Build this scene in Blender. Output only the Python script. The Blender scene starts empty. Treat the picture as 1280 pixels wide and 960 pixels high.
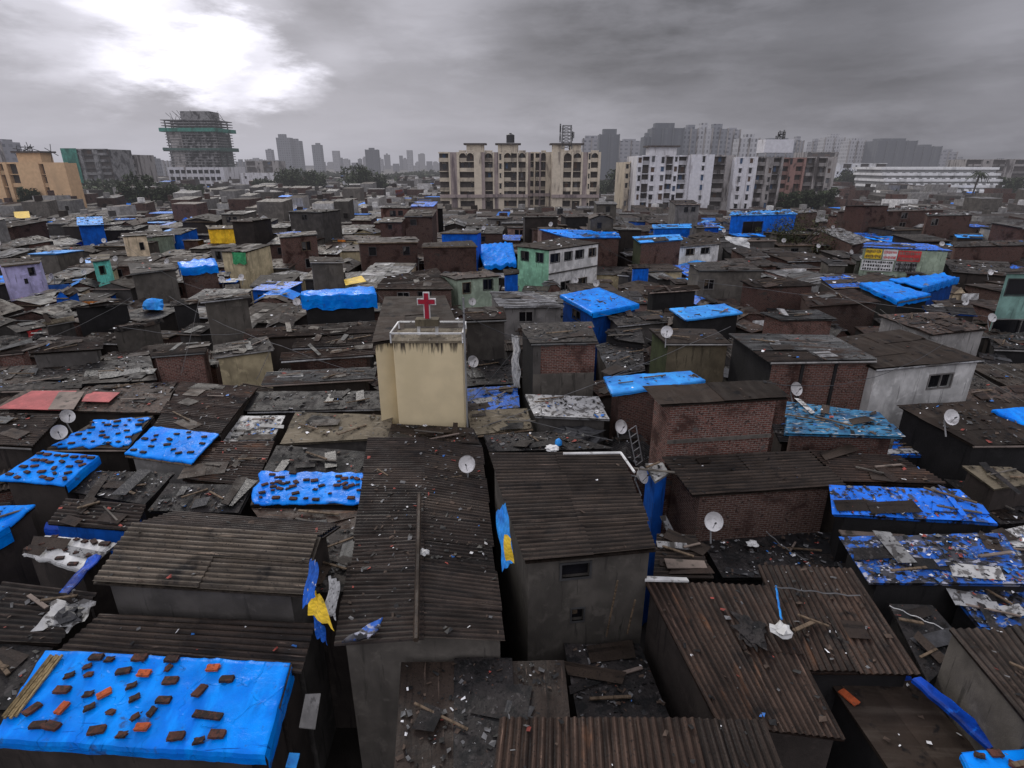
import bpy, math, random
from math import radians, sin, cos, tan, atan, atan2, pi, sqrt, exp
from mathutils import Vector, noise as mnoise

R = random.Random(7)
S = bpy.context.scene
COL = S.collection
F = 720.0
PITCH = atan(275/720)
CAMZ = 14.0
cP, sP = cos(PITCH), sin(PITCH)

# ------------------------------------------------------------------ camera geometry helpers
def ray(px, py):
    x = (px-640)/F; y = (480-py)/F
    return Vector((x, cP + y*sP, -sP + y*cP))
def at(px, py, z):
    d = ray(px, py)
    if d.z > -0.004: d.z = -0.004
    t = (z-CAMZ)/d.z
    return Vector((d.x*t, d.y*t, z))
def atY(px, py, Y):
    d = ray(px, py); t = Y/d.y
    return Vector((d.x*t, Y, CAMZ+d.z*t))
def proj(p):
    v = Vector(p)-Vector((0, 0, CAMZ))
    zc = v.y*cP - v.z*sP
    if zc < .1: return (-9999, -9999)
    return (640+F*v.x/zc, 480-F*(v.y*sP+v.z*cP)/zc)
def tn(py):
    return tan(PITCH + atan((py-480)/F))

cam = bpy.data.cameras.new('camera'); cam.sensor_width = 36; cam.lens = 36*F/1280
cam.clip_start = .1; cam.clip_end = 9000
camo = bpy.data.objects.new('camera', cam); COL.objects.link(camo)
camo.location = (0, 0, CAMZ); camo.rotation_euler = (pi/2-PITCH, 0, 0)
S.camera = camo
S.view_settings.view_transform = 'Standard'; S.view_settings.look = 'None'
S.view_settings.exposure = 0; S.view_settings.gamma = 1
S.cycles.max_bounces = 5; S.cycles.diffuse_bounces = 3; S.cycles.glossy_bounces = 2

# ------------------------------------------------------------------ node helpers
class NT:
    def __init__(s, nt): s.nt = nt; s.n = nt.nodes; s.l = nt.links
    def new(s, t, **kw):
        n = s.n.new(t)
        for k, v in kw.items():
            if k == 'ins':
                for a, b in v.items():
                    if isinstance(b, bpy.types.NodeSocket): s.l.new(b, n.inputs[a])
                    else: n.inputs[a].default_value = b
            else: setattr(n, k, v)
        return n
    def math(s, op, a, b=None, c=None, clamp=False):
        n = s.n.new('ShaderNodeMath'); n.operation = op; n.use_clamp = clamp
        for i, v in enumerate((a, b, c)):
            if v is None: continue
            if isinstance(v, bpy.types.NodeSocket): s.l.new(v, n.inputs[i])
            else: n.inputs[i].default_value = v
        return n.outputs[0]
    def vmath(s, op, a, b=None, out=0):
        n = s.n.new('ShaderNodeVectorMath'); n.operation = op
        for i, v in enumerate((a, b)):
            if v is None: continue
            if isinstance(v, bpy.types.NodeSocket): s.l.new(v, n.inputs[i])
            else: n.inputs[i].default_value = v
        return n.outputs[out]
    def mix(s, f, a, b, blend='MIX'):
        n = s.n.new('ShaderNodeMix'); n.data_type = 'RGBA'; n.blend_type = blend
        for k, v in ((0, f), (6, a), (7, b)):
            if isinstance(v, bpy.types.NodeSocket): s.l.new(v, n.inputs[k])
            else: n.inputs[k].default_value = v if k == 0 else (*v[:3], 1)
        return n.outputs[2]
    def ramp(s, v, lo, hi, a=0., b=1.):
        n = s.n.new('ShaderNodeMapRange'); n.interpolation_type = 'SMOOTHSTEP'
        s.l.new(v, n.inputs[0])
        n.inputs[1].default_value = lo; n.inputs[2].default_value = hi
        n.inputs[3].default_value = a; n.inputs[4].default_value = b
        return n.outputs[0]
    def noise(s, vec, sc, det=3., rough=.55, dist=0.):
        n = s.n.new('ShaderNodeTexNoise'); s.l.new(vec, n.inputs['Vector'])
        n.inputs['Scale'].default_value = sc; n.inputs['Detail'].default_value = det
        n.inputs['Roughness'].default_value = rough; n.inputs['Distortion'].default_value = dist
        return n.outputs[0]

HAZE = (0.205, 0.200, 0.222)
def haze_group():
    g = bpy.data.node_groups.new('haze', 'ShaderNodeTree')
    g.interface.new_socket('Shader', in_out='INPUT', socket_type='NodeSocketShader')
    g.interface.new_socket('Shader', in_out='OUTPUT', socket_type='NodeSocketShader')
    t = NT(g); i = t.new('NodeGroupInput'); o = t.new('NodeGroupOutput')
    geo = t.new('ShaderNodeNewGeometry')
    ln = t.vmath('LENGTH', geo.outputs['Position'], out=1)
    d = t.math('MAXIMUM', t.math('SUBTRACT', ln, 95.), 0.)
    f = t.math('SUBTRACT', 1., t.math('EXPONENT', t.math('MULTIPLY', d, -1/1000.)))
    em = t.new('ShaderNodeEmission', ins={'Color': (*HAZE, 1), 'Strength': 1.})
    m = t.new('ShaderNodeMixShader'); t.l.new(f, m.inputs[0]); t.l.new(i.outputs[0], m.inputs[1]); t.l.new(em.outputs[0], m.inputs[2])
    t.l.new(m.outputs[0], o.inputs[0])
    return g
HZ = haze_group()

MATS = {}
def M(name, base, layers=(), rough=.8, bump=0., bscale=12., spec=.3, brick=None, rvar=.0, uvwin=None, tonegain=1., alpha=None, bumpuv=None, nv=(.72, 1.22), crease=0.):
    """layers: (colour, (sx,sy,sz), threshold, softness, coord 'p'|'u')"""
    m = bpy.data.materials.new(name); m.use_nodes = True
    t = NT(m.node_tree); t.n.clear()
    out = t.new('ShaderNodeOutputMaterial'); b = t.new('ShaderNodeBsdfPrincipled')
    geo = t.new('ShaderNodeNewGeometry'); P = geo.outputs['Position']
    uv = t.new('ShaderNodeUVMap').outputs[0]
    tone = t.new('ShaderNodeAttribute', attribute_name='tone').outputs['Fac']
    hgt = None
    if brick:
        c1, c2, cm = brick
        bt = t.new('ShaderNodeTexBrick', offset=.5)
        t.l.new(uv, bt.inputs['Vector'])
        for k, v in (('Color1', c1), ('Color2', c2), ('Mortar', cm)): bt.inputs[k].default_value = (*v, 1)
        bt.inputs['Scale'].default_value = 1.; bt.inputs['Mortar Size'].default_value = .012
        bt.inputs['Brick Width'].default_value = .20; bt.inputs['Row Height'].default_value = .07; bt.inputs['Bias'].default_value = -.1
        col = bt.outputs[0]; hgt = t.math('MULTIPLY', bt.outputs['Fac'], -1.2)
    elif uvwin:
        c2, sx, sz, wx, wz = uvwin
        sep = t.new('ShaderNodeSeparateXYZ'); t.l.new(uv, sep.inputs[0])
        fx = t.math('FRACT', t.math('MULTIPLY', sep.outputs[0], 1/sx)); fz = t.math('FRACT', t.math('MULTIPLY', sep.outputs[1], 1/sz))
        w = t.math('MULTIPLY', t.math('LESS_THAN', fx, wx), t.math('LESS_THAN', fz, wz))
        cell = t.new('ShaderNodeTexWhiteNoise', noise_dimensions='2D')
        cv = t.new('ShaderNodeCombineXYZ'); t.l.new(t.math('FLOOR', t.math('MULTIPLY', sep.outputs[0], 1/sx)), cv.inputs[0]); t.l.new(t.math('FLOOR', t.math('MULTIPLY', sep.outputs[1], 1/sz)), cv.inputs[1])
        t.l.new(cv.outputs[0], cell.inputs[0])
        w = t.math('MULTIPLY', w, t.math('MULTIPLY_ADD', cell.outputs[0], .7, .3))
        col = t.mix(w, base, c2)
    else:
        n0 = t.noise(P, 1.3, 4)
        col = t.mix(t.ramp(n0, .3, .7), tuple(x*nv[0] for x in base), tuple(min(1, x*nv[1]) for x in base))
    for (c, s3, th, so, cd) in layers:
        v = t.vmath('MULTIPLY', P if cd == 'p' else uv, tuple(s3))
        nn = t.noise(v, 1., 4, .6, .3)
        col = t.mix(t.ramp(nn, th-so, th+so), col, c)
    cr_ = None
    if crease:
        wp = t.vmath('ADD', P, None); cx_ = t.new('ShaderNodeCombineXYZ'); nn_ = t.noise(P, 1.1, 3)
        for k_ in range(3): t.l.new(t.math('MULTIPLY', nn_, .9+.3*k_), cx_.inputs[k_])
        t.l.new(cx_.outputs[0], wp.node.inputs[1])
        vo = t.new('ShaderNodeTexVoronoi', feature='DISTANCE_TO_EDGE'); t.l.new(wp, vo.inputs['Vector']); vo.inputs['Scale'].default_value = 1.15
        cr_ = t.math('MULTIPLY', t.ramp(vo.outputs[0], .0, .035, 1., 0.), t.ramp(t.noise(P, 2.3, 2), .42, .6))
        col = t.mix(t.math('MULTIPLY', cr_, crease), col, tuple(x*.25 for x in base))
    # tone attribute: 1 = neutral
    col = t.mix(1., col, (1, 1, 1), 'MULTIPLY')
    mul = t.new('ShaderNodeCombineXYZ')
    for k in range(3): t.l.new(tone, mul.inputs[k])
    col = t.vmath('MULTIPLY', col, mul.outputs[0])
    t.l.new(col, b.inputs['Base Color'])
    b.inputs['Specular IOR Level'].default_value = spec
    if rvar:
        r = t.ramp(t.noise(P, 2.1, 4), .4, .65, rough-rvar, rough+rvar*.4); t.l.new(r, b.inputs['Roughness'])
    else: b.inputs['Roughness'].default_value = rough
    if bump or hgt is not None:
        bn = t.noise(t.vmath('MULTIPLY', uv, tuple(bumpuv)) if bumpuv else P, bscale, 5, .65)
        if cr_ is not None: bn = t.math('ADD', bn, t.math('MULTIPLY', cr_, .5))
        if hgt is not None: bn = t.math('ADD', t.math('MULTIPLY', bn, .8), hgt)
        bp = t.new('ShaderNodeBump'); bp.inputs['Strength'].default_value = bump or .4; bp.inputs['Distance'].default_value = .03
        t.l.new(bn, bp.inputs['Height']); t.l.new(bp.outputs[0], b.inputs['Normal'])
    sh = b.outputs[0]
    if alpha:
        tr = t.new('ShaderNodeBsdfTransparent'); ms = t.new('ShaderNodeMixShader')
        t.l.new(t.ramp(t.noise(P, 9, 3), .35, .6, alpha, min(1, alpha+.3)), ms.inputs[0]); t.l.new(tr.outputs[0], ms.inputs[1]); t.l.new(sh, ms.inputs[2]); sh = ms.outputs[0]
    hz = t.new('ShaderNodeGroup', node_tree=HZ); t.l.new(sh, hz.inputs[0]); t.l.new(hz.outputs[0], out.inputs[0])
    MATS[name] = m
    return m

BLK = (.008, .007, .007)
WHT = (.45, .45, .46)
BLUE = (.0, .235, .92)
# --- roofs
def roofmat(n, c, **k):
    lay = [((c[0]*.35, c[1]*.35, c[2]*.35), (5., .5, 1), .56, .10, 'u'), ((c[0]*2.8+.01, c[1]*2.7+.01, c[2]*2.6+.01), (11., .7, 1), .67, .04, 'u'),
           (BLK, (1.6, 1.6, 1.6), .66, .10, 'p'), ((.07, .065, .06), (16, 16, 16), .72, .03, 'p'), ((.012, .010, .009), (22, 22, 22), .62, .04, 'p')]
    return M(n, c, lay+list(k.get('extra', ())), rough=.62, rvar=.18, bump=.5, bscale=18, spec=.17)
roofmat('asbestos', (.044, .032, .024))
roofmat('asbestos_light', (.098, .078, .058))
roofmat('asbestos_dark', (.031, .022, .017))
roofmat('rusty_sheet', (.046, .029, .021), extra=[((.09, .045, .025), (3, .6, 1), .64, .05, 'u')])
roofmat('tin_sheet', (.11, .11, .105), extra=[((.06, .04, .03), (2., .5, 1), .58, .07, 'u')])
roofmat('tin_pale', (.26, .26, .26), extra=[((.05, .045, .04), (4., .5, 1), .52, .05, 'u')])
M('felt_roof', (.028, .020, .015), [((.042, .033, .026), (.5, 3, 1), .56, .1, 'u'), (BLK, (2, 2, 2), .63, .06, 'p')], rough=.8, rvar=.1, bump=.35, bscale=14, spec=.15)
M('debris_roof', (.024, .021, .020), [((.055, .050, .048), (5, 5, 5), .62, .05, 'p'), ((.010, .010, .010), (3.3, 3.3, 3.3), .53, .06, 'p'), ((.10, .045, .03), (9, 9, 9), .69, .02, 'p'), ((.25, .25, .26), (13, 13, 13), .71, .015, 'p'), (BLK, (17, 17, 17), .60, .03, 'p')], rough=.7, rvar=.2, bump=1., bscale=9, spec=.2)
M('grey_rubble_roof', (.050, .044, .039), [((.10, .092, .084), (4, 4, 4), .60, .06, 'p'), ((.016, .015, .014), (5, 5, 5), .55, .05, 'p'), ((.22, .21, .20), (12, 12, 12), .72, .02, 'p')], rough=.7, bump=1., bscale=9, spec=.15)
M('brown_rubble_roof', (.075, .052, .040), [((.15, .12, .10), (5, 5, 5), .60, .06, 'p'), ((.016, .013, .011), (5, 5, 5), .54, .05, 'p'), ((.16, .05, .035), (9, 9, 9), .66, .02, 'p'), ((.30, .29, .28), (12, 12, 12), .72, .02, 'p')], rough=.7, bump=1., bscale=9)
M('straw_mat', (.15, .125, .085), [((.055, .045, .03), (3, 3, 3), .58, .06, 'p'), ((.25, .22, .17), (14, 2, 1), .62, .05, 'u'), (BLK, (5, 5, 5), .67, .03, 'p')], rough=.8, bump=.9, bscale=11)
M('pink_sheet', (.42, .085, .085), [((.30, .06, .06), (2, 2, 2), .55, .1, 'p'), ((.05, .04, .04), (8, 8, 8), .68, .03, 'p')], rough=.6, bump=.4)
M('pale_brown_sheet', (.19, .15, .125), [((.06, .05, .04), (3, 3, 3), .6, .06, 'p')], rough=.7, bump=.5)
M('white_sheet', (.42, .42, .41), [((.10, .095, .09), (4, 4, 4), .56, .05, 'p'), ((.02, .02, .02), (7, 7, 7), .62, .03, 'p')], rough=.5, bump=.8, bscale=8)
M('blue_tarp', BLUE, [((.0, .18, .80), (1.1, 1.1, 1.1), .56, .14, 'p'), ((.0, .29, .98), (2.4, .8, 2), .60, .1, 'p'), ((.0, .06, .35), (.6, 7, 3), .68, .03, 'p'), ((.03, .10, .30), (3.5, 3.5, 3.5), .66, .07, 'p'), ((.015, .02, .03), (11, 11, 11), .74, .02, 'p')], rough=.42, rvar=.15, bump=.9, bscale=3.5, spec=.12, crease=.12)
M('blue_tarp_patchy', (.01, .17, .80), [((.045, .06, .11), (2.6, 2.6, 2.6), .55, .05, 'p'), ((.016, .016, .018), (4.2, 4.2, 4.2), .58, .03, 'p'), ((.30, .32, .38), (6, 6, 6), .66, .02, 'p')], rough=.45, bump=.8, bscale=8)
M('blue_tarp_torn', (.02, .12, .50), [((.05, .05, .06), (1.8, 3, 1.8), .50, .04, 'p'), ((.012, .012, .014), (3.6, 5, 3.6), .54, .03, 'p'), ((.34, .35, .42), (3.4, 8, 4), .60, .025, 'p')], rough=.45, bump=.9, bscale=8)
M('blue_tarp_deep', (.0, .055, .42), [((.0, .02, .16), (2, 2, 2), .55, .1, 'p'), ((.0, .11, .6), (5, 5, 1), .62, .06, 'p')], rough=.45, bump=.6, bscale=6)
M('cyan_tarp', (.05, .26, .48), [((.02, .10, .22), (2, 2, 2), .55, .1, 'p'), ((.01, .01, .012), (3, 9, 5), .57, .03, 'p'), ((.45, .48, .48), (3, 12, 5), .62, .03, 'p')], rough=.5, bump=.7, bscale=7)
M('light_blue_tarp', (.03, .33, .92), [((.02, .20, .65), (1.5, 1.5, 1.5), .57, .1, 'p'), ((.05, .09, .15), (2.8, 2.8, 2.8), .66, .06, 'p')], rough=.45, bump=.3, bscale=6)
M('yellow_sheet', (.75, .50, .03), [((.30, .22, .03), (3, 3, 3), .60, .08, 'p')], rough=.5, bump=.3)
M('orange_sheet', (.7, .13, .02), rough=.6)
M('black_plastic', (.012, .012, .013), [((.03, .03, .033), (3, 3, 3), .6, .08, 'p')], rough=.4, bump=.9, bscale=6, spec=.5)
M('clear_plastic', (.4, .4, .4), rough=.3, bump=.5, alpha=.35)
# --- walls
ST = (.02, .018, .016)
def wallmat(n, c, g=.5, **k):
    lay = [((c[0]*.68, c[1]*.68, c[2]*.68), (1.2, 1.2, .5), .58, .12, 'p'), ((c[0]*1.25, c[1]*1.25, c[2]*1.25), (2.3, 2.3, 2.3), .62, .08, 'p'),
           ((c[0]*g, c[1]*g, c[2]*g), (6, 6, .6), .63, .05, 'p')]
    return M(n, c, lay, rough=.85, bump=.35, bscale=20, **k)
wallmat('plaster_grey', (.105, .094, .080)); wallmat('plaster_dark', (.07, .064, .058)); wallmat('plaster_pale', (.26, .25, .235))
wallmat('plaster_white', (.66, .65, .62)); wallmat('plaster_cream', (.50, .42, .26), .6); wallmat('plaster_olive', (.12, .10, .065))
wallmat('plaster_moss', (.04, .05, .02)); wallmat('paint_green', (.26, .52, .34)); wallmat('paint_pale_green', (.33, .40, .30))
wallmat('paint_violet', (.42, .39, .60)); wallmat('paint_teal', (.15, .58, .48)); wallmat('paint_seagreen', (.17, .29, .25))
wallmat('paint_yellow', (.9, .52, .03), .6); wallmat('paint_beige', (.62, .50, .34)); wallmat('boards_grey', (.17, .16, .15))
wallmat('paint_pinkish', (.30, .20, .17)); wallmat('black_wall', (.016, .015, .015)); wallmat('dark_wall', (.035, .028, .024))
wallmat('blue_wall', (.0, .10, .50), .4)
for n, k in (('brick_red', 1.), ('brick_dark', .62), ('brick_brown', .8)):
    g = .75 if n == 'brick_brown' else 1
    M(n, (.1, .04, .03), [((.05*k, .022*k, .016*k), (.9, .9, .9), .60, .1, 'p'), ((.17*k, .14*k, .12*k), (7, 7, 7), .66, .06, 'p'), ((.05*k, .03*k, .025*k), (11, 11, 11), .60, .06, 'p'), ((.10*k, .09*k, .08*k), (1.3, 1.3, 2.), .66, .05, 'p')],
      brick=((.17*k*g, .060*k, .042*k), (.095*k, .038*k, .028*k), (.22*k, .175*k, .15*k)), rough=.9, bump=.8, bscale=25)
M('window_dark', (.008, .008, .010), rough=.25, spec=.5)
M('wood', (.14, .10, .065), [((.05, .035, .02), (12, .8, 12), .55, .1, 'p')], rough=.8, bump=.6)
M('wood_straw', (.27, .20, .10), [((.12, .085, .04), (20, 6, 20), .55, .08, 'p')], rough=.85, bump=1., bscale=30)
M('white_paint', (.62, .62, .60), [((.25, .24, .22), (5, 5, 5), .63, .06, 'p')], rough=.5)
M('dish_white', (.62, .61, .60), [((.3, .29, .28), (4, 4, 4), .6, .1, 'p')], rough=.45)
M('metal_dark', (.05, .05, .05), rough=.5)
M('metal_grey', (.22, .22, .22), rough=.5)
M('cross_red', (.38, .01, .03), [((.24, .01, .03), (6, 6, 6), .55, .1, 'p')], rough=.5)
M('brick_chunk_dark', (.028, .017, .014), [((.075, .03, .02), (11, 11, 11), .55, .06, 'p'), (BLK, (15, 15, 15), .62, .04, 'p')], rough=.8, bump=.8, bscale=40)
M('brick_chunk_brown', (.085, .032, .022), [((.03, .018, .014), (12, 12, 12), .54, .06, 'p')], rough=.8, bump=.8, bscale=40)
M('brick_chunk_orange', (.42, .085, .025), [((.2, .05, .02), (10, 10, 10), .58, .06, 'p')], rough=.8, bump=.6, bscale=40)
M('mud', (.018, .015, .013), [((.035, .03, .026), (1, 1, 1), .55, .1, 'p')], rough=.5, bump=.6, bscale=4)
M('litter_white', (.78, .78, .78), rough=.6); M('litter_blue', (.03, .16, .5), rough=.5); M('litter_red', (.30, .06, .045), rough=.7)
M('litter_brown', (.075, .052, .038), rough=.8); M('litter_black', (.010, .010, .010), rough=.5); M('litter_grey', (.13, .13, .13), rough=.7)
M('bark', (.045, .035, .025), rough=.9)
M('leaves_dark', (.060, .078, .036), [((.022, .032, .015), (.6, .6, .6), .5, .1, 'p'), ((.06, .075, .035), (1.7, 1.7, 1.7), .62, .06, 'p')], rough=.75)
M('leaves_olive', (.085, .095, .032), [((.02, .025, .010), (.9, .9, .9), .5, .1, 'p')], rough=.75)

# ------------------------------------------------------------------ mesh builder
class MB:
    def __init__(s): s.v = []; s.f = []; s.m = []; s.t = []; s.uv = []
    def face(s, pts, m=0, t=1., uv=None):
        i = len(s.v); n = len(pts); s.v += [tuple(p) for p in pts]; s.f.append(tuple(range(i, i+n))); s.m.append(m); s.t.append(t)
        if uv is None:
            p0 = Vector(pts[0]); a = (Vector(pts[1])-p0); al = a.length or 1; a = a/al
            nrm = a.cross(Vector(pts[-1])-p0)
            if nrm.length < 1e-9: nrm = Vector((0, 0, 1))
            b = nrm.normalized().cross(a)
            uv = [((Vector(p)-p0).dot(a), (Vector(p)-p0).dot(b)) for p in pts]
        s.uv += list(uv)
    def box(s, c, size, rz=0., m=0, t=1., tilt=(0, 0)):
        hx, hy, hz = size[0]/2, size[1]/2, size[2]/2
        ca, sa = cos(rz), sin(rz)
        def P(x, y, z):
            z += x*tilt[0]+y*tilt[1]
            return (c[0]+x*ca-y*sa, c[1]+x*sa+y*ca, c[2]+z)
        q = [P(x, y, z) for z in (-hz, hz) for (x, y) in ((-hx, -hy), (hx, -hy), (hx, hy), (-hx, hy))]
        for idx in ((0, 1, 5, 4), (1, 2, 6, 5), (2, 3, 7, 6), (3, 0, 4, 7), (4, 5, 6, 7), (3, 2, 1, 0)):
            s.face([q[k] for k in idx], m, t)
    def bar(s, a, b, r, n=6, m=0, t=1., r2=None):
        a = Vector(a); b = Vector(b); d = (b-a)
        if d.length < 1e-6: return
        d.normalize(); u = d.cross(Vector((0, 0, 1)) if abs(d.z) < .9 else Vector((1, 0, 0))).normalized(); w = d.cross(u)
        r2 = r if r2 is None else r2
        A = [a+(u*cos(2*pi*k/n)+w*sin(2*pi*k/n))*r for k in range(n)]; B = [b+(u*cos(2*pi*k/n)+w*sin(2*pi*k/n))*r2 for k in range(n)]
        for k in range(n):
            j = (k+1) % n; s.face([A[k], A[j], B[j], B[k]], m, t)
        s.face(A[::-1], m, t); s.face(B, m, t)
    def build(s, name, mats, parent=None, loc=None, smooth=False, merge=False):
        me = bpy.data.meshes.new(name)
        pp = parent
        while pp is not None and '_o' not in pp: pp = pp.parent
        off = Vector(loc) if loc is not None else (Vector(pp['_o']) if pp is not None else Vector((0, 0, 0)))
        me.from_pydata([(p[0]-off.x, p[1]-off.y, p[2]-off.z) for p in s.v], [], s.f)
        ul = me.uv_layers.new(name='UVMap'); fl = []
        for a in s.uv: fl += [a[0], a[1]]
        if len(fl) == 2*len(me.loops): ul.data.foreach_set('uv', fl)
        at_ = me.attributes.new('tone', 'FLOAT', 'FACE'); at_.data.foreach_set('value', s.t)
        me.polygons.foreach_set('material_index', s.m)
        for k in ([mats] if isinstance(mats, str) else mats): me.materials.append(MATS[k])
        if smooth:
            me.polygons.foreach_set('use_smooth', [True]*len(s.f))
        me.update()
        if merge:
            import bmesh
            bm = bmesh.new(); bm.from_mesh(me); bmesh.ops.remove_doubles(bm, verts=bm.verts, dist=1e-4); bm.to_mesh(me); bm.free()
        o = bpy.data.objects.new(name, me); COL.objects.link(o)
        if parent is not None: o.parent = parent
        if loc is not None and parent is None: o.location = off
        return o

def tag(o, label=None, cat=None, group=None, kind=None):
    if label: o['label'] = label
    if cat: o['category'] = cat
    if group: o['group'] = group
    if kind: o['kind'] = kind
    return o
def thing(name, label, cat, loc, group=None):
    o = bpy.data.objects.new(name, None); COL.objects.link(o); o.location = loc; o['_o'] = tuple(loc)
    o.empty_display_size = .2
    return tag(o, label, cat, group)
def copy_tree(o, parent=None):
    c = o.copy(); COL.objects.link(c)
    if parent is not None: c.parent = parent
    for ch in list(o.children): copy_tree(ch, c)
    return c

def bil(q, u, v):
    A, B, C, D = q
    return A*(1-u)*(1-v)+B*u*(1-v)+C*u*v+D*(1-u)*v

# ------------------------------------------------------------------ roofs
ROOFALT = {'asbestos': ('asbestos_dark', 'rusty_sheet', 'tin_sheet'), 'asbestos_dark': ('asbestos', 'rusty_sheet', 'felt_roof'), 'asbestos_light': ('asbestos',)*3,
           'rusty_sheet': ('asbestos', 'asbestos_dark', 'tin_sheet'), 'debris_roof': ('black_plastic', 'asbestos_dark', 'asbestos'), 'grey_rubble_roof': ('asbestos', 'rusty_sheet', 'tin_sheet'),
           'brown_rubble_roof': ('rusty_sheet', 'asbestos', 'debris_roof'), 'felt_roof': ('asbestos_dark',)*3, 'tin_sheet': ('tin_pale', 'asbestos', 'rusty_sheet'), 'tin_pale': ('tin_sheet', 'asbestos', 'white_sheet'),
           'straw_mat': ('asbestos', 'brown_rubble_roof', 'debris_roof'), 'white_sheet': ('debris_roof', 'asbestos', 'tin_pale')}
def roof_mesh(q, stripe, mat, seed, ridge=0., patches=0, corr=True, lvl=2, nu=None, nv=None):
    r = random.Random(seed); mb = MB()
    A, B, C, D = q
    Lu = ((B-A).length+(C-D).length)/2; Lv = ((D-A).length+(C-B).length)/2
    nrm = (B-A).cross(A-D).normalized()
    if nrm.z < 0: nrm = -nrm
    across = Lv if stripe == 'h' else Lu; along = Lu if stripe == 'h' else Lv
    if nu is None: na = max(1, round(along/2.2)); nc = max(1, round(across/1.05))
    else: na, nc = nu, nv
    per = .135; amp = .022
    def pt(s_, t_):   # s across stripes, t along stripes
        u, v = (t_, s_) if stripe == 'h' else (s_, t_)
        p = bil(q, u, v)
        if ridge: p = p+Vector((0, 0, ridge*(1-abs(2*u-1))))
        return p
    for i in range(nc):
        for j in range(na):
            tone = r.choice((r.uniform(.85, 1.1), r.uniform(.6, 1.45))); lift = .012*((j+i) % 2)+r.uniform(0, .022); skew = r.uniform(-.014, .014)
            s0, s1 = i/nc-.012, (i+1)/nc+.012; t0, t1 = j/na-.012, (j+1)/na+.012
            if i == 0: s0 = r.uniform(-.012, .0)
            if j == 0: t0 = r.uniform(-.03, .012)
            if i == nc-1: s1 = 1+r.uniform(-.003, .012)
            if j == na-1: t1 = 1+r.uniform(-.02, .03)
            mi = 0
            if lvl and r.random() < .12: mi = r.choice((1, 2))
            if corr:
                n = max(4, int((s1-s0)*across/per*5)); nt = 2
                for k in range(n):
                    for l in range(nt):
                        ss = [s0+(s1-s0)*(k+a)/n for a in (0, 1)]; tt = [t0+(t1-t0)*(l+a)/nt for a in (0, 1)]
                        pts = []; uvs = []
                        ph = 0
                        for (a, b) in ((0, 0), (1, 0), (1, 1), (0, 1)):
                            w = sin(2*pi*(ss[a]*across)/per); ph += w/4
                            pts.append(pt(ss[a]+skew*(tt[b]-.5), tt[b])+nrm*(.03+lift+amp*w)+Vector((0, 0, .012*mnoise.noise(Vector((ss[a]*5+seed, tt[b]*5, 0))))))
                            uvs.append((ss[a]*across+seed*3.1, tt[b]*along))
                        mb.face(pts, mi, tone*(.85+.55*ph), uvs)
            else:
                n = 3
                for k in range(n):
                    for l in range(n):
                        pts = []; uvs = []
                        for (a, b) in ((0, 0), (1, 0), (1, 1), (0, 1)):
                            s_ = s0+(s1-s0)*(k+a)/n; t_ = t0+(t1-t0)*(l+b)/n
                            pts.append(pt(s_, t_)+nrm*(.03+lift)+Vector((0, 0, .035*mnoise.noise(Vector((s_*across*1.1+seed, t_*along*1.1, 0))))))
                            uvs.append((s_*across+seed*3.1, t_*along))
                        mb.face(pts, mi, tone, uvs)
    # loose sheets lying on it
    for k in range(patches):
        w = r.uniform(.25, .8)*min(1, .35+across/4); l = r.uniform(.4, 1.4)
        u, v = r.uniform(.1, .9), r.uniform(.08, .92); c = bil(q, u, v)+nrm*(.085+.02*r.random())
        if ridge: c.z += ridge*(1-abs(2*u-1))
        du = (bil(q, u+.01, v)-bil(q, u, v)).normalized(); dv = nrm.cross(du)
        a = r.gauss(0, .25)+(pi/2 if r.random() < .3 else 0); e1 = du*cos(a)+dv*sin(a); e2 = nrm.cross(e1)
        tl = r.uniform(-.05, .09); j = lambda: r.uniform(.75, 1.1)
        p = [c-e1*l/2*j()-e2*w/2*j(), c+e1*l/2*j()-e2*w/2*j()+nrm*tl, c+e1*l/2*j()+e2*w/2*j()+nrm*tl, c-e1*l/2*j()+e2*w/2*j()]
        for x in p:
            x.z = max(x.z, c.z-.06)
        mb.face(p, r.choice((0, 1, 1, 2, 3)), r.uniform(.5, 1.25), [(a_*w, b_*l) for a_, b_ in ((0, 0), (0, 1), (1, 1), (1, 0))])
    # underside board and thickness
    th = .05
    lo = [p-nrm*th for p in q]; up = [p-nrm*.005 for p in q]
    if not ridge:
        for k in range(4):
            mb.face([lo[k], lo[(k+1) % 4], up[(k+1) % 4], up[k]], 0, .5)
        mb.face(lo, 0, .4); mb.face(up[::-1], 0, .4)
    alt = ROOFALT.get(mat, ('debris_roof', 'asbestos', 'white_sheet'))
    return mb, [mat, *alt]

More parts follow.
